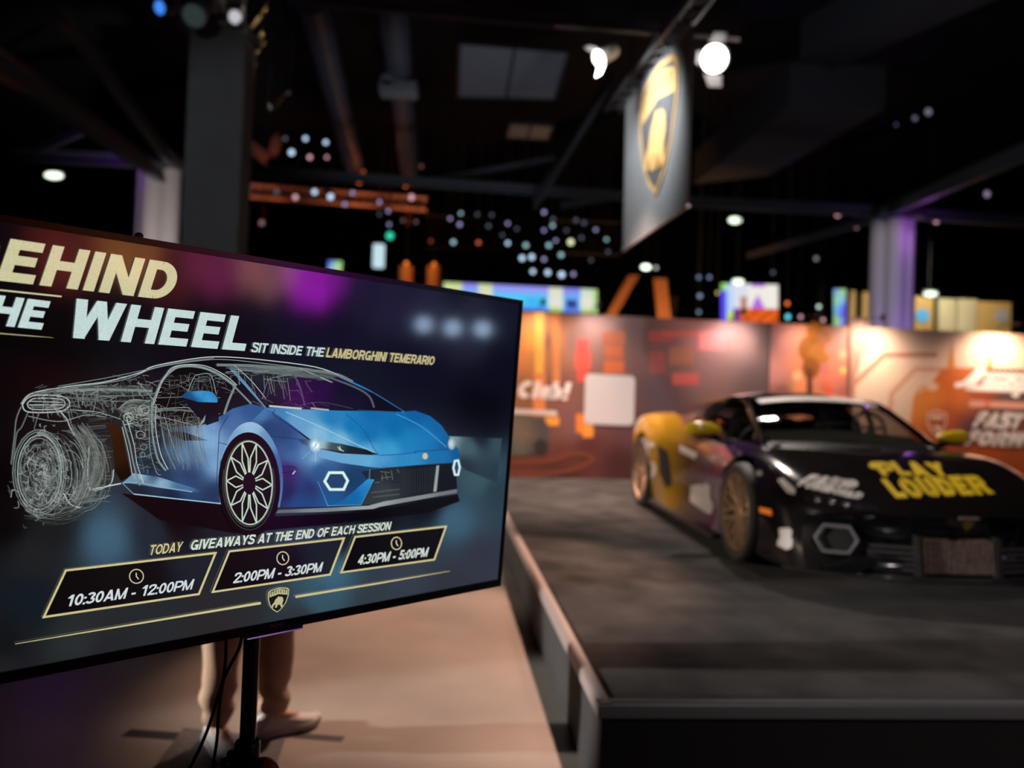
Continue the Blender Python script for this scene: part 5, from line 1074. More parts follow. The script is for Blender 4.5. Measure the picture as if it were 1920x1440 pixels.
Lz = [[.485, .545, .635, .715, .775, .81, .83, .84, .86, .93, .95, .93, .88],
      [.480, .540, .632, .715, .772, .80, .82, .83, .85, .95, .975, .95, .89],
      [.465, .525, .625, .715, .765, .775, .775, .79, .83, .90, .93, .90, .86],
      [.430, .475, .545, .60, .635, .62, .61, .64, .69, .71, .71, .72, .74],
      [.270, .275, .290, .31, .335, .33, .31, .30, .30, .33, .36, .39, .45],
      [.130, .120, .115, .12, .130, .125, .12, .12, .12, .13, .16, .22, .32],
      [.130, .120, .115, .12, .130, .125, .12, .12, .12, .13, .16, .22, .32]]
lines = [cr(list(zip(Lx[i], Ly[i], Lz[i])), 4) for i in range(7)]
def ringpts(k):
    f = [lines[i][k] for i in range(7)]; half = []
    for i in range(6):
        nn_ = (5, 4, 4, 4, 3, 3)[i]
        p0, p1, p2, p3 = f[max(i - 1, 0)], f[i], f[i + 1], f[min(i + 2, 6)]
        for q in range(nn_):
            t = q / nn_; lin = p1 + (p2 - p1) * t
            if i in (0, 1, 2, 3):
                c_ = .5 * (2 * p1 + (p2 - p0) * t + (2 * p0 - 5 * p1 + 4 * p2 - p3) * t * t + (3 * p1 - p0 - 3 * p2 + p3) * t ** 3)
                if i == 0: c_ = lin + np.array((0, 0, .012 * math.sin(PI * t)))
                lin = lin * .4 + c_ * .6
            half.append(lin)
    half.append(f[6])
    mir = [np.array((-p[0], p[1], p[2])) for p in half[1:-1]]
    return half + mir[::-1]
NK = len(lines[0]); rings = [ringpts(k) for k in range(NK)]; n = len(rings[0])
m = MB(); m.grid([[tuple(p) for p in r] for r in rings], closed=True)
m.v.append((0, -.86, .30)); cf_ = len(m.v) - 1; m.v.append((0, 3.5, .5)); cb_ = len(m.v) - 1
for k in range(n): m.f.append((cf_, (k + 1) % n, k)); m.f.append((cb_, (NK - 1) * n + k, (NK - 1) * n + (k + 1) % n))
m.m = [0] * len(m.f); m.c = [(1, 1, 1)] * len(m.v)
# paint: black nose and bonnet, purple flanks, gold quarters
PAINT = bpy.data.materials.new('car_paint'); PAINT.use_nodes = True; nt = PAINT.node_tree; bs = nt.nodes['Principled BSDF']
tc = nt.nodes.new('ShaderNodeTexCoord'); sp = nt.nodes.new('ShaderNodeSeparateXYZ'); nt.links.new(tc.outputs['Object'], sp.inputs[0])
mr = nt.nodes.new('ShaderNodeMapRange'); mr.inputs[1].default_value = -1.1; mr.inputs[2].default_value = 3.6; nt.links.new(sp.outputs['Y'], mr.inputs[0])
rp = nt.nodes.new('ShaderNodeValToRGB'); nt.links.new(mr.outputs[0], rp.inputs[0]); el = rp.color_ramp.elements
def rpos(y): return (y + 1.1) / 4.7
el[0].position = rpos(-.6); el[0].color = (.009, .007, .007, 1); el[1].position = rpos(2.35); el[1].color = (.42, .23, .012, 1)
for y, c in ((-.1, (.016, .008, .022)), (.35, (.060, .024, .11)), (.95, (.056, .026, .07)), (1.35, (.10, .055, .03)), (1.75, (.30, .17, .012))):
    e = el.new(rpos(y)); e.color = (*c, 1)
ab = nt.nodes.new('ShaderNodeMath'); ab.operation = 'ABSOLUTE'; nt.links.new(sp.outputs['X'], ab.inputs[0])
mk = nt.nodes.new('ShaderNodeMapRange'); mk.inputs[1].default_value = .66; mk.inputs[2].default_value = .76; nt.links.new(ab.outputs[0], mk.inputs[0])
mx = nt.nodes.new('ShaderNodeMix'); mx.data_type = 'RGBA'; mx.inputs[6].default_value = (.009, .007, .007, 1)
nt.links.new(mk.outputs[0], mx.inputs[0]); nt.links.new(rp.outputs[0], mx.inputs[7]); nt.links.new(mx.outputs[2], bs.inputs['Base Color'])
bs.inputs['Roughness'].default_value = .16; bs.inputs['Coat Weight'].default_value = .4; bs.inputs['Coat Roughness'].default_value = .04
body = m.build('body_shell', PAINT, car, world=False, angle=32)
# wheel arches cut out of the shell
def cut(o, cutters):
    for mb_ in cutters:
        c_ = mb_.build('cutter', BLACK, None, smooth=False); c_.matrix_world = Matrix.Identity(4)
        md = o.modifiers.new('b', 'BOOLEAN'); md.object = c_; md.operation = 'DIFFERENCE'; md.solver = 'EXACT'
        keep = o.parent; o.parent = None
        dg = bpy.context.evaluated_depsgraph_get(); me = bpy.data.meshes.new_from_object(o.evaluated_get(dg))
        o.modifiers.clear(); old = o.data; o.data = me; me.name = o.name; bpy.data.meshes.remove(old)
        o.parent = keep; bpy.data.objects.remove(c_)
cutters = []
for y, r in ((0, RF + .045), (WB, RR + .045)):
    for s in (-1, 1):
        q = MB(); q.lathe([(0, 0), (r, 0), (r, .42), (0, .42)], (s * .62, y, (RF if y == 0 else RR) + .005), (s, 0, 0), 48); cutters.append(q)
for q in cutters:
    bm_ = bmesh.new(); vv = [bm_.verts.new(v) for v in q.v]
    for f_ in q.f: bm_.faces.new([vv[i] for i in f_])
    bmesh.ops.remove_doubles(bm_, verts=bm_.verts, dist=1e-5); bmesh.ops.dissolve_degenerate(bm_, edges=bm_.edges, dist=1e-6); bmesh.ops.recalc_face_normals(bm_, faces=bm_.faces)
    bm_.verts.index_update(); q.v = [tuple(v.co) for v in bm_.verts]; q.f = [tuple(v.index for v in f_.verts) for f_ in bm_.faces]; q.m = [0] * len(q.f); bm_.free()
bm_ = bmesh.new(); bm_.from_mesh(body.data); bmesh.ops.remove_doubles(bm_, verts=bm_.verts, dist=1e-5); bmesh.ops.recalc_face_normals(bm_, faces=bm_.faces); bm_.to_mesh(body.data); bm_.free()
cut(body, cutters)
body.data.polygons.foreach_set('use_smooth', [True] * len(body.data.polygons)); body.data.set_sharp_from_angle(angle=math.radians(32))
GLB = mat('gloss_black', (.006, .006, .007), .15, coat=.5); SAT = mat('satin_black', (.012, .012, .013), .5)
def cb(mb_, name, mt, parent=car, **k): return mb_.build(name, mt, parent, world=False, **k)
# wheels
BRZ = mat('rim_bronze', (.52, .34, .22), .38, .45); TYRE = mat('tyre_rubber', (.05, .045, .042), .62)
def wheel(x, y, r, wd, s):
    o_ = Vector((x, y, r)); ax = Vector((s, 0, 0)); h = wd / 2
    q = MB(); q.lathe([(r * .70, -h), (r * .93, -h), (r * .99, -h * .8), (r, -h * .5), (r, h * .5), (r * .99, h * .8), (r * .94, h), (r * .80, h * 1.02), (r * .765, h * .95), (r * .75, h * .6)], o_, ax, 48); w_ = cb(q, 'tyre', TYRE)
    q = MB(); q.lathe([(r * .76, h * .6), (r * .775, h * .96), (r * .755, h * 1.0), (r * .725, h * .9), (r * .69, h * .55)], o_, ax, 48)
    a0 = Vector((0, 1, 0)); b0 = Vector((0, 0, 1))
    for k in range(10):
        for dlt in (-.11, .11):
            t = 2 * PI * k / 10 + .1; d0 = a0 * math.cos(t + dlt * .9) + b0 * math.sin(t + dlt * .9); d1 = a0 * math.cos(t + dlt * 1.9) + b0 * math.sin(t + dlt * 1.9)
            p0 = o_ + d0 * r * .13 + ax * h * .62; p1 = o_ + d0 * r * .42 + ax * h * .76; p2 = o_ + d1 * r * .725 + ax * h * .86
            q.tube([p0, p1, p2], [r * .045, r * .04, r * .034], 6)
    q.lathe([(0, h * .8), (r * .10, h * .78), (r * .17, h * .66), (r * .17, h * .4)], o_, ax, 20)
    cb(q, 'rim', BRZ, w_)
    q = MB(); q.lathe([(r * .69, h * .55), (r * .68, -h * .9)], o_, ax, 32); cb(q, 'rim_barrel', mat('barrel_dark', (.06, .04, .028), .5, .4), w_)
    q = MB(); q.lathe([(0, h * .05), (r * .5, h * .05), (r * .5, -h * .1)], o_, ax, 32); cb(q, 'brake_disc', mat('brake_steel', (.03, .028, .026), .5, .5), w_)
    q = MB(); q.lathe([(0, -h * .2), (r * .97, -h * .2)], o_, ax, 32); cb(q, 'wheel_well', MATTE, w_)
for s in (-1, 1): wheel(s * .845, 0, RF, .255, s); wheel(s * .835, WB, RR, .315, s)
# greenhouse
GLASS = bpy.data.materials.new('car_glass'); GLASS.use_nodes = True; nt = GLASS.node_tree; nt.nodes.clear()
o_ = nt.nodes.new('ShaderNodeOutputMaterial'); mx = nt.nodes.new('ShaderNodeMixShader'); tr_ = nt.nodes.new('ShaderNodeBsdfTransparent'); gl = nt.nodes.new('ShaderNodeBsdfGlossy'); fr = nt.nodes.new('ShaderNodeFresnel')
fr.inputs[0].default_value = 1.5; tr_.inputs[0].default_value = (.62, .6, .58, 1); gl.inputs['Roughness'].default_value = .03
nt.links.new(fr.outputs[0], mx.inputs[0]); nt.links.new(tr_.outputs[0], mx.inputs[1]); nt.links.new(gl.outputs[0], mx.inputs[2]); nt.links.new(mx.outputs[0], o_.inputs[0])
wsb = cr([(-.65, .30, .795), (-.35, .14, .808), (0, .08, .812), (.35, .14, .808), (.65, .30, .795)], 6); wst = cr([(-.55, .97, 1.11), (-.28, .88, 1.15), (0, .85, 1.16), (.28, .88, 1.15), (.55, .97, 1.11)], 6)
def wsp(i, t): p = wsb[i] * (1 - t) + wst[i] * t; return p + np.array((0, -.03, .04)) * math.sin(PI * t)
q = MB(); q.grid([[tuple(wsp(i, j / 10)) for i in range(len(wsb))] for j in range(11)]); cb(q, 'windscreen', GLASS)
R0 = cr([(0, .85, 1.163), (0, 1.12, 1.20), (0, 1.6, 1.20), (0, 2.25, 1.14), (0, 2.8, 1.045), (0, 3.3, .955)], 5)
R1 = cr([(.56, .97, 1.11), (.57, 1.25, 1.135), (.57, 1.65, 1.135), (.55, 2.3, 1.065), (.49, 2.8, .995), (.46, 3.3, .935)], 5)
rows = []
for a, b in zip(R0, R1):
    half = [a + (b - a) * t + np.array((0, 0, .02)) * (math.sin(PI * t * .9) if 0 < t < 1 else 0) for t in (0, .25, .5, .75, 1)]
    edge = [b + np.array((.02, 0, -.03))]
    rr_ = half + edge; rows.append([tuple((-p[0], p[1], p[2])) for p in rr_[::-1]] + [tuple(p) for p in rr_[1:]])
q = MB(); q.grid(rows, flip=True); cb(q, 'roof_panel', GLB, angle=40)
upper = cr([(.66, .30, .80), (.61, .63, .965), (.56, .97, 1.11), (.58, 1.35, 1.125), (.57, 1.85, 1.095), (.52, 2.5, 1.01)], 5)
belt = cr([(.71, .30, .785), (.77, .62, .785), (.79, 1.1, .80), (.79, 1.55, .83), (.78, 2.0, .89), (.72, 2.5, .97)], 5)
for s in (-1, 1):
    g = [[((b + (u - b) * j / 6)[0] * s + s * .03 * math.sin(PI * j / 6), (b + (u - b) * j / 6)[1], (b + (u - b) * j / 6)[2]) for j in range(7)] for b, u in zip(belt, upper)]
    q = MB(); q.grid(g[:19]); cb(q, 'side_window', GLASS)
    q = MB(); q.grid(g[18:]); cb(q, 'quarter_panel', GLB)
    q = MB(); q.tube([(p[0] * s, p[1], p[2]) for p in upper[:11]], [.026] * 11, 8); cb(q, 'windscreen_pillar', PAINT)
    q = MB(); q.tube([(p[0] * s, p[1], p[2]) for p in upper[10:]], .022, 8); cb(q, 'roof_rail', GLB)
    q = MB(); q.tube([(g[14][j][0], g[14][j][1] + .0, g[14][j][2]) for j in range(7)], .022, 6); q.tube([(g[4][j][0], g[4][j][1], g[4][j][2]) for j in range(6)], .010, 6); cb(q, 'window_pillar', SAT)
    q = MB(); q.tube([(p[0] * s + s * .012, p[1], p[2] + .004) for p in belt], .014, 6); cb(q, 'window_ledge', PAINT)
    # mirror: yellow cap over black stalk
    c_ = Vector((s * 1.0, .64, .875)); rows = []
    for i in range(13):
        t = PI * i / 12; ca, sa = math.cos(t), math.sin(t); rr_ = abs(sa) ** .7
        rows.append([(c_.x + s * (-ca) * .135, c_.y + .055 * rr_ * math.cos(a) - .02 * ca * 0, c_.z + (.062 - .014 * ca) * rr_ * math.sin(a) * (1 if math.sin(a) > 0 else .75)) for a in [2 * PI * k / 16 for k in range(16)]])
    q = MB(); q.grid(rows, closed=True); mm = cb(q, 'mirror', mat('mirror_yellow', (.85, .60, .012), .25, coat=.6))
    q = MB(); q.tube([(s * .76, .58, .79), (s * .86, .62, .79), (s * .95, .66, .825)], [.022, .018, .022], 8); q.bevbox((s * .98, .66, .828), (.2, .06, .03), .01); cb(q, 'mirror_stalk', GLB, mm)
q = MB(); q.grid([[tuple(wsp(i, t) + np.array((0, -.004, .004))) for i in range(len(wsb))] for t in (-.045, .0, .03)]); cb(q, 'cowl', SAT)
# cabin
DASH = mat('cabin_grey', (.34, .35, .28), .75); SEAT = mat('seat_black', (.04, .042, .038), .6); CAGE = mat('cage_tube', (.22, .21, .19), .4, .3)
q = MB(); q.grid([[(x, y, z + .02 * math.cos(x * 4)) for x in (-.6, -.4, -.2, 0, .2, .4, .6)] for (y, z) in ((.24, .82), (.36, .85), (.55, .89), (.66, .89), (.68, .84))]); cb(q, 'dashboard', DASH)
q = MB(); ww_ = [(.36 + .13 * math.cos(a), .72 + .05 * math.sin(a), .93 + .12 * math.sin(a)) for a in [2 * PI * k / 20 for k in range(21)]]; q.tube(ww_, .013, 8); q.bar((.24, .72, .93), (.48, .72, .93), .025); q.bar((.36, .72, .93), (.36, .70, .83), .025); cb(q, 'steering_wheel', DASH)
for s in (-1, 1):
    q = MB(); rows = []
    for (z, hw, dy) in ((.84, .23, 0), (.95, .22, .03), (1.02, .17, .05), (1.06, .12, .06), (1.10, .11, .07), (1.12, .05, .08)):
        rows.append([(s * .36 + hw * math.cos(a), 1.25 + dy + .06 * math.sin(a), z) for a in [2 * PI * k / 14 for k in range(14)]])
    q.grid(rows, closed=True); cb(q, 'seat', SEAT)
q = MB()
q.tube(cr([(-.62, 1.78, .84), (-.56, 1.76, 1.0), (-.44, 1.74, 1.10), (0, 1.73, 1.135), (.44, 1.74, 1.10), (.56, 1.76, 1.0), (.62, 1.78, .84)], 4), .02, 8); q.tube([(-.5, 1.77, .9), (.4, 1.74, 1.1)], .018, 8); q.tube([(.0, .6, .86), (.02, .95, 1.15)], .014, 6); cb(q, 'roll_cage', CAGE)
q = MB(); q.bevbox((0, .86, 1.10), (.22, .03, .06), .01); cb(q, 'inner_mirror', SEAT)
# nose: fascia with intakes, running lights, splitter
def nose_y(x): return -1.03 + .32 * (abs(x) / .84) ** 2.4
q = MB(); rows = []
xs = [(-.86 + 1.72 * i / 40) for i in range(41)]
for t in (0, .12, .3, .6, .85, 1):
    r_ = []
    for x in xs:
        a = abs(x); zt = .472 - .035 * (a / .84) ** 2; z = zt + (.125 - zt) * t
        y = nose_y(x) + .11 * math.sin(PI * min(1, t * .9)) * (1 - (a / .86) ** 6) + .02 * t
        r_.append((x, y, z))
    rows.append(r_)
q.grid(rows); fas = cb(q, 'front_fascia', GLB, angle=50)
MESH = mat('grille_mesh', (.36, .27, .21), .5, .2, noise=(50, (.16, .12, .10), 2)); SLAT = mat('slat_grey', (.10, .10, .105), .35, .3)  # mesh colour lightened to stand in for front light on the grille
q = MB()
for i in range(15): x = -.2 + .4 * i / 14; q.bar((x, -.985, .15), (x, -.965, .335), .017, .02)
q.hexa([(-.21, -.955, .145), (.21, -.955, .145), (.21, -.935, .145), (-.21, -.935, .145), (-.21, -.94, .34), (.21, -.94, .34), (.21, -.92, .34), (-.21, -.92, .34)]); cb(q, 'centre_grille', MESH)
for s in (-1, 1):
    q = MB()
    for i in range(5): z = .16 + i * .032; q.bar((s * .25, -.96, z), (s * .50, -.90, z), .012, .014)
    cb(q, 'side_grille', SLAT)
    q = MB(); q.hexa([(s * .215, -1.02, .13), (s * .245, -1.02, .13), (s * .245, -.93, .13), (s * .215, -.93, .13), (s * .225, -.99, .36), (s * .25, -.99, .36), (s * .25, -.93, .36), (s * .225, -.93, .36)]); cb(q, 'grille_strut', SAT, smooth=False)
    hc = Vector((s * .675, -.875, .315)); nrm = Vector((s * .38, -.92, .0)).normalized(); e1 = nrm.cross(Vector((0, 0, 1))).normalized(); e2 = Vector((0, 0, 1))
    hexp = [(-.115, 0), (-.07, .075), (.07, .075), (.115, 0), (.07, -.075), (-.07, -.075)]
    q = MB(); q.tube([hc + e1 * a + e2 * b for a, b in hexp + hexp[:1]], .010, 8); cb(q, 'running_light', mat('running_light', (.3, .3, .32), .2, .4))
    q = MB(); q.add([hc + e1 * a * .9 + e2 * b * .9 + nrm * -.03 for a, b in hexp], [(0, 1, 2, 3, 4, 5)]); cb(q, 'nose_intake', MATTE, smooth=False)
    q = MB(); fin = [(s * .60, -.985, .135), (s * .76, -.90, .15), (s * .52, -.955, .235), (s * .46, -.985, .225)]; q.hexa([Vector(p) for p in fin] + [Vector(p) + Vector((0, .03, .012)) for p in fin]); cb(q, 'intake_fin', GLB, smooth=False)
    q = MB(); hl = [(s * .26, -.985, .485), (s * .55, -.93, .49), (s * .80, -.71, .515), (s * .78, -.665, .535), (s * .56, -.87, .525)]
    q.add([Vector(p) + Vector((0, -.006, .004)) for p in hl], [(0, 1, 2, 3, 4)]); hlo = cb(q, 'headlamp', mat('headlamp_glass', (.02, .02, .025), .06, coat=1), smooth=False)
    q = MB()
    for t in (.25, .5, .75): q.sphere(Vector(hl[1]).lerp(Vector(hl[2]), t) + Vector((0, .005, .016)), .02, 10, 6)
    cb(q, 'lamp_lens', mat('lamp_lens', (.5, .5, .52), .1, .9), hlo)
q = MB(); rows = []
for x in [(-.93 + 1.86 * i / 40) for i in range(41)]:
    y = -1.09 + .36 * (abs(x) / .93) ** 2.6; rows.append([(x, y + .3, .132), (x, y + .02, .132), (x, y, .124), (x, y + .004, .112), (x, y + .3, .106)])
q.grid(rows); cb(q, 'front_splitter', mat('splitter_carbon', (.025, .024, .026), .22, coat=.5))
# badge on the nose
q = MB(); q.add([(-.028, -1.062, .462), (.028, -1.062, .462), (.030, -1.050, .435), (0, -1.04, .405), (-.030, -1.050, .435), (-.028, -1.064, .464), (.028, -1.064, .464), (.030, -1.054, .435), (0, -1.045, .405), (-.030, -1.054, .435)][:10], [(0, 1, 2, 3, 4), (5, 6, 7, 8, 9)]); cb(q, 'nose_badge', mat('badge_gold', (.5, .32, .10), .3, .8), smooth=False)
q = MB(); q.bar((-.055, -1.062, .480), (.055, -1.062, .480), .012, .012); cb(q, 'nose_strip', mat('strip_pale', (.45, .35, .3), .3, .5))
# rear wing edge and side skirt
for s in (-1, 1):
    q = MB(); q.hexa([(s * .90, .40, .085), (s * 1.0, .40, .085), (s * 1.0, 2.33, .095), (s * .90, 2.33, .095), (s * .90, .40, .115), (s * .985, .40, .105), (s * .985, 2.33, .125), (s * .90, 2.33, .135)]); cb(q, 'side_skirt', SAT, smooth=False)
# stick-on lettering and marks lying on the paint
bmb = bmesh.new(); bmb.from_mesh(body.data)
for o2 in list(bpy.data.objects):
    if o2.parent == car and o2.type == 'MESH' and o2.name.split('.')[0] in ('windscreen', 'front_fascia', 'roof_panel', 'quarter_panel'):
        bmb.from_mesh(o2.data)
bvh = BVHTree.FromBMesh(bmb); bmb.free(); CMI = CM.inverted()
def onbody(px, py, off):
    o1 = CMI @ CP; d = (CMI.to_3x3() @ ray(px, py)).normalized(); h = bvh.ray_cast(o1, d)
    if h[0] is None: return None
    nn_ = h[1] if h[1].dot(d) < 0 else -h[1]
    return h[0] + nn_ * off
def decal(name, shapes, mt, off=.004, ml=9):
    q = MB()
    for i, pts in enumerate(shapes):
        V, Fc = (fill2d(pts, ml) if not isinstance(pts, tuple) else pts)
        P = [onbody(x, y, off + .0006 * (i % 9)) for x, y in V]
        F_ = [f_ for f_ in Fc if all(P[k] is not None for k in f_) and max((P[f_[a]] - P[f_[a - 1]]).length for a in range(len(f_))) < .25]
        if F_: q.add([p if p is not None else (0, 0, .5) for p in P], F_)
    return cb(q, name, mt, smooth=False)
DW = mat('decal_white', (.62, .57, .55), .5); DYL = mat('decal_yellow', (.90, .62, .008), .45)
def skew_text(t, p0, dx, up, w_, gap):
    out, ext = text2d(t, w_, gap, 0); L_ = ext[-1][1]; sh = []
    for vs, fs in out:
        for f_ in fs:
            sh.append([(p0[0] + vs[k][0] / L_ * dx[0] + vs[k][1] * up[0], p0[1] + vs[k][0] / L_ * dx[1] + vs[k][1] * up[1]) for k in f_])
    return sh
decal('bonnet_lettering', skew_text('PLAY', (1655, 893), (128, 2), (-22, -26), .27, .10) + skew_text('LOUDER', (1680, 936), (182, -8), (-30, -36), .29, .06) + [[(1629, 869), (1650, 867), (1654, 878), (1638, 880), (1629, 876)]], DYL, ml=8)
decal('bonnet_sticker', skew_text('FAST', (1502, 903), (80, 14), (20, -13), .34, .02) + skew_text('FORWORLD', (1494, 912), (118, 26), (10, -11), .34, .02) + [ell(1594, 909, 15, 8, n=14)[:-1]], DW)
decal('door_sticker', [[(1296, 911), (1313, 908), (1318, 924), (1317, 910), (1324, 905), (1332, 910), (1332, 932), (1338, 948), (1335, 963), (1328, 964), (1294, 940)]], DW)
decal('quarter_sticker', [ell(1220, 834, 8, 6, n=14)[:-1]], DW); decal('quarter_sticker', [ell(1223, 880, 8, 15, n=16)[:-1]], DW)
decal('belt_sticker', [[(1274, 834), (1309, 850), (1304, 862), (1275, 847)]], DW)
decal('bumper_sticker', [[(1461, 991), (1480, 990), (1486, 996), (1484, 1006), (1487, 1014), (1485, 1027), (1476, 1031), (1458, 1022), (1460, 1012), (1463, 1008)]], DW)
decal('lamp_sticker', [[(1458, 900), (1468, 897), (1492, 918), (1490, 928), (1476, 924)]], DW)
SCG = mat('script_grey', (.3, .28, .28), .5); [decal('fender_script', [e_], SCG) for e_ in (ell(1413, 886, 4, 4, n=10)[:-1], ell(1424, 888, 6, 5, n=10)[:-1])]
decal('side_marker', [[(1425, 951), (1447, 956), (1448, 967), (1425, 960)]], mat('marker_orange', (.85, .22, .02), .4, emit=(.9, .2, .02), es=.35))
decal('side_intake', [[(1233, 833), (1252, 846), (1257, 873), (1260, 908), (1248, 914), (1238, 887)]], MATTE)
q = MB(); q.grid([[tuple(wsp(i, t) + np.array((0, -.006, .006))) for i in range(2, len(wsb) - 2)] for t in (.85, .90, .95, .99)]); cb(q, 'windscreen_strip', mat('strip_white', (.88, .82, .79), .5))
# ------------------------------------------------------------------ person standing behind the display
def skin(name, nodes, edges, mt, parent, sub=2, root=0, fold=None):
    me = bpy.data.meshes.new(name); me.from_pydata([tuple(q[0]) for q in nodes], edges, []); o = bpy.data.objects.new(name, me); col.objects.link(o)
    md = o.modifiers.new('s', 'SKIN'); md.use_smooth_shade = True
    for i, q in enumerate(nodes):
        r = q[1]; o.data.skin_vertices[0].data[i].radius = (r, r) if not hasattr(r, '__len__') else r
    o.data.skin_vertices[0].data[root].use_root = True
    sb = o.modifiers.new('u', 'SUBSURF'); sb.levels = sub; sb.render_levels = sub
    dg = bpy.context.evaluated_depsgraph_get(); me2 = bpy.data.meshes.new_from_object(o.evaluated_get(dg)); me2.name = name
    o.modifiers.clear(); o.data = me2; bpy.data.meshes.remove(me)
    if fold:
        for v in me2.vertices: v.co = fold(v.co.copy())
    me2.materials.clear(); me2.materials.append(mt); me2.polygons.foreach_set('use_smooth', [True] * len(me2.polygons))
    o.parent = parent
    if parent is not None:
        Mi = root_matrix(parent).inverted()
        for v in me2.vertices: v.co = Mi @ v.co
    return o
aR = onz(400, 1392, 0); tR = onz(443, 1440, .0); aL = onz(492, 1382, 0); tL = onz(588, 1358, 0)
dR = (tR - aR).normalized(); dL = (tL - aL).normalized()
aR, aL = aR + dR * .035, aL + dL * .04
hip = Vector(((aR.x + aL.x) / 2, (aR.y + aL.y) / 2, 0)); side = (aL - aR).normalized(); fwd = Vector((side.y, -side.x, 0))
if fwd.y > 0: fwd = -fwd
per = thing('person', 'person standing behind the screen in beige trousers and white lace-up sneakers, one foot turned aside', 'person', hip)
SKINM = mat('skin', (.50, .31, .22), .5)
Z = Vector((0, 0, 1)); hR, hL = hip - side * .095 + Z * .90, hip + side * .095 + Z * .90
kR, kL = aR.lerp(hR, .5) + fwd * .025, aL.lerp(hL, .5) + fwd * .025; kR.z = kL.z = .50
AR, AL = Vector((aR.x, aR.y, .085)), Vector((aL.x, aL.y, .085))
ch = hip + Z * 1.30; nk = hip + Z * 1.46 + fwd * .01; hd = hip + Z * 1.60 + fwd * .03; tp = hip + Z * 1.71 + fwd * .02
sR, sL = hip - side * .19 + Z * 1.40, hip + side * .19 + Z * 1.40
eR, eL = sR - side * .05 - Z * .29 + fwd * .02, sL + side * .05 - Z * .29 + fwd * .02
wR, wL = eR - Z * .22 + fwd * .12 + side * .03, eL - Z * .22 + fwd * .12 - side * .03
body_n = [(hip + Z * .95, .13), (hip + Z * 1.12, .105), (ch, .115), (nk, .058), (hd - Z * .05, .07), (hd + Z * .02, .092), (tp - Z * .05, .08), (hR, .085), (kR, .055), (AR, .036), (hL, .085), (kL, .055), (AL, .036),
          (sR, .062), (eR, .043), (wR, .029), (sL, .062), (eL, .043), (wL, .029), (AR + dR * .12 - Z * .05, .03), (AL + dL * .12 - Z * .05, .03)]
body_e = [(0, 1), (1, 2), (2, 3), (3, 4), (4, 5), (5, 6), (0, 7), (7, 8), (8, 9), (0, 10), (10, 11), (11, 12), (2, 13), (13, 14), (14, 15), (2, 16), (16, 17), (17, 18), (9, 19), (12, 20)]
nb = len(body_n)
for wv, sgn in ((15, 1), (18, -1)):       # palm, four fingers of their own length and a thumb from the palm's side
    w_ = body_n[wv][0]; dn = (-Z * .9 + fwd * .35).normalized(); across = fwd
    pm = len(body_n); body_n.append((w_ + dn * .06, (.03, .018))); body_e.append((wv, pm))
    for k, L_ in enumerate((.066, .075, .07, .055)):
        b_ = w_ + dn * .085 + across * (.026 - .0175 * k); f1 = b_ + dn * L_ * .55; f2 = f1 + (dn - side * sgn * -.35).normalized() * L_ * .5; i0 = len(body_n)
        body_n += [(b_, .0095), (f1, .0085), (f2, .007)]; body_e += [(pm, i0), (i0, i0 + 1), (i0 + 1, i0 + 2)]
    i0 = len(body_n); body_n += [(w_ + dn * .04 + across * .034, .011), (w_ + dn * .075 + across * .055, .009)]; body_e += [(pm, i0), (i0, i0 + 1)]
def face(co):        # brow, nose and chin on the head, facing fwd
    d = co - hd; f = d.dot(fwd); s_ = d.dot(side); z_ = d.z
    if f > .02 and abs(z_) < .14:
        co += fwd * (.026 * math.exp(-(s_ / .012) ** 2 - ((z_ + .005) / .022) ** 2) + .008 * math.exp(-(s_ / .03) ** 2 - ((z_ + .085) / .02) ** 2) + .006 * math.exp(-(s_ / .025) ** 2 - ((z_ + .045) / .008) ** 2))
        co -= fwd * .010 * (math.exp(-((abs(s_) - .032) / .014) ** 2 - ((z_ - .02) / .012) ** 2))
    return co
bo = skin('person_body', body_n, body_e, SKINM, per, 2, 0, face)
def folds(co):
    z = co.z
    k = .009 * math.sin(z * 60 + co.x * 30) * math.exp(-((z - .17) / .07) ** 2) + .004 * math.sin(z * 24 + co.x * 40 + co.y * 20)
    c_ = AR if (co - AR).length < (co - AL).length else AL; d = Vector((co.x - c_.x, co.y - c_.y, 0))
    if z < .75 and d.length > 1e-4: co += d.normalized() * k
    return co
TRO = mat('trouser_beige', (.43, .285, .195), .85, noise=(8, (.38, .25, .17), 4), bump=(160, .15))
tn = [(hip + Z * .99, .155), (hip + Z * .90, .15), (hR - Z * .06, .11), (kR, .086), (AR + Z * .16, .072), (AR + Z * .03, .062), (AR - Z * .005, .060), (hL - Z * .06, .11), (kL, .086), (AL + Z * .16, .074), (AL + Z * .035, .066), (AL + Z * .005, .064)]
skin('trousers', tn, [(0, 1), (1, 2), (2, 3), (3, 4), (4, 5), (5, 6), (1, 7), (7, 8), (8, 9), (9, 10), (10, 11)], TRO, per, 3, 1, folds)
SHI = mat('shirt_dark', (.03, .03, .035), .85)
skin('shirt', [(hip + Z * .93, .19), (hip + Z * 1.12, .185), (ch, .20), (nk - Z * .03, .085), (sR, .092), (eR.lerp(sR, .3), .07), (sL, .092), (eL.lerp(sL, .3), .07)], [(0, 1), (1, 2), (2, 3), (2, 4), (4, 5), (2, 6), (6, 7)], SHI, per, 2, 1)
m = MB(); rows = []
for i in range(9):
    t = PI * .56 * i / 8; rows.append([tp - Z * .085 - fwd * (.016 + .03 * i / 8) + Vector((math.cos(a) * .098 * math.sin(t), math.sin(a) * .105 * math.sin(t), .115 * math.cos(t))) for a in [2 * PI * k / 20 for k in range(20)]])
m.grid(rows, closed=True); m.build('hair', mat('hair_dark', (.02, .014, .010), .7, bump=(120, .6)), per)
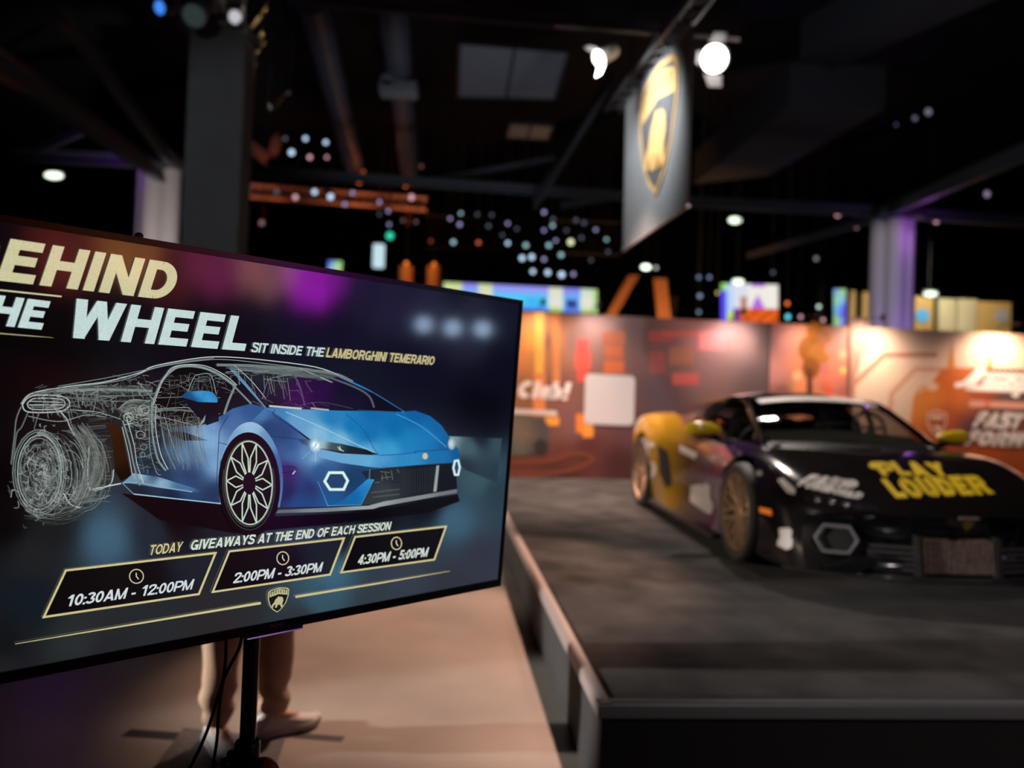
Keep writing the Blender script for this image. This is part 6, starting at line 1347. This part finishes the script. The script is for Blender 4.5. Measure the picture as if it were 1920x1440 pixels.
for s_ in (-1, 1):
    m = MB(); m.sphere(hd + side * .031 * s_ + fwd * .076 + Z * .018, .0105, 10, 8); m.build('eye', mat('eye_white', (.7, .68, .66), .3), per)
    m = MB(); m.sphere(hd + side * .031 * s_ + fwd * .083 + Z * .018, .0048, 8, 6); m.build('iris', mat('iris_dark', (.02, .015, .01), .3), per)
    m = MB(); m.sphere(hd + side * .088 * s_ - fwd * .005, .024, 10, 8, (.45, .8, 1.2)); m.build('ear', SKINM, per)
m = MB(); m.tube([hd - side * .022 + fwd * .082 - Z * .052, hd + fwd * .088 - Z * .054, hd + side * .022 + fwd * .082 - Z * .052], [.003, .006, .003], 8); m.build('lips', mat('lips', (.38, .16, .13), .5), per)
WSH, WSO = mat('sneaker_white', (.62, .60, .62), .6), mat('sole_white', (.5, .48, .47), .6)
def shoe(a, d, lean):
    sd = Vector((d.y, -d.x, 0)); o_ = Vector((a.x, a.y, 0)) - d * .075; L_ = .285
    prof = [(0, .020, .062, .045), (.03, .034, .082, .03), (.12, .038, .098, .02), (.26, .038, .100, .015), (.38, .040, .093, .015), (.52, .045, .075, .015), (.68, .049, .060, .015), (.82, .045, .052, .015), (.93, .032, .043, .018), (1.0, .012, .028, .024)]
    def pt(t, x, z): return o_ + d * (t * L_) + sd * x + Z * z
    rows = []
    for (t, w_, h, b_) in prof:
        rows.append([pt(t, w_ * math.cos(u) * (1 if abs(math.cos(u)) < .99 else 1.0), (h - .02) * max(0, math.sin(u)) ** .75 + .02 if math.sin(u) >= 0 else .02 + .005 * math.sin(u)) for u in [2 * PI * k / 20 for k in range(20)]])
    q = MB(); q.grid(rows, closed=True); q.f += [tuple(range(20))]; q.m.append(0); up_ = q.build('shoe', WSH, per, angle=60)
    rows = []
    for (t, w_, h, b_) in prof:
        ww = w_ + .006; zz = .004 + .012 * max(0, (t - .75) / .25) ** 2
        rows.append([pt(t if t > 0 else -.015, x * ww, z) for x, z in ((-1, zz + .003), (-1, zz + .026), (0, zz + .027), (1, zz + .026), (1, zz + .003), (.9, zz), (-.9, zz))])
    q = MB(); q.grid(rows, closed=True); q.f += [tuple(range(7)), tuple((len(rows) - 1) * 7 + k for k in range(7))]; q.m += [0, 0]; q.build('shoe_sole', WSO, up_, angle=40)
    q = MB()
    for i in range(5):
        t = .40 + i * .06; z = .098 - i * .0085
        q.tube([pt(t, -.022, z - .012), pt(t + .015, 0, z + .0), pt(t + .03, .022, z - .014)], .0035, 6); q.tube([pt(t + .03, -.022, z - .014), pt(t + .015, 0, z + .001), pt(t, .022, z - .012)], .0035, 6)
    q.build('laces', WSH, up_)
shoe(aR, dR, 0); shoe(aL, dL, 0)
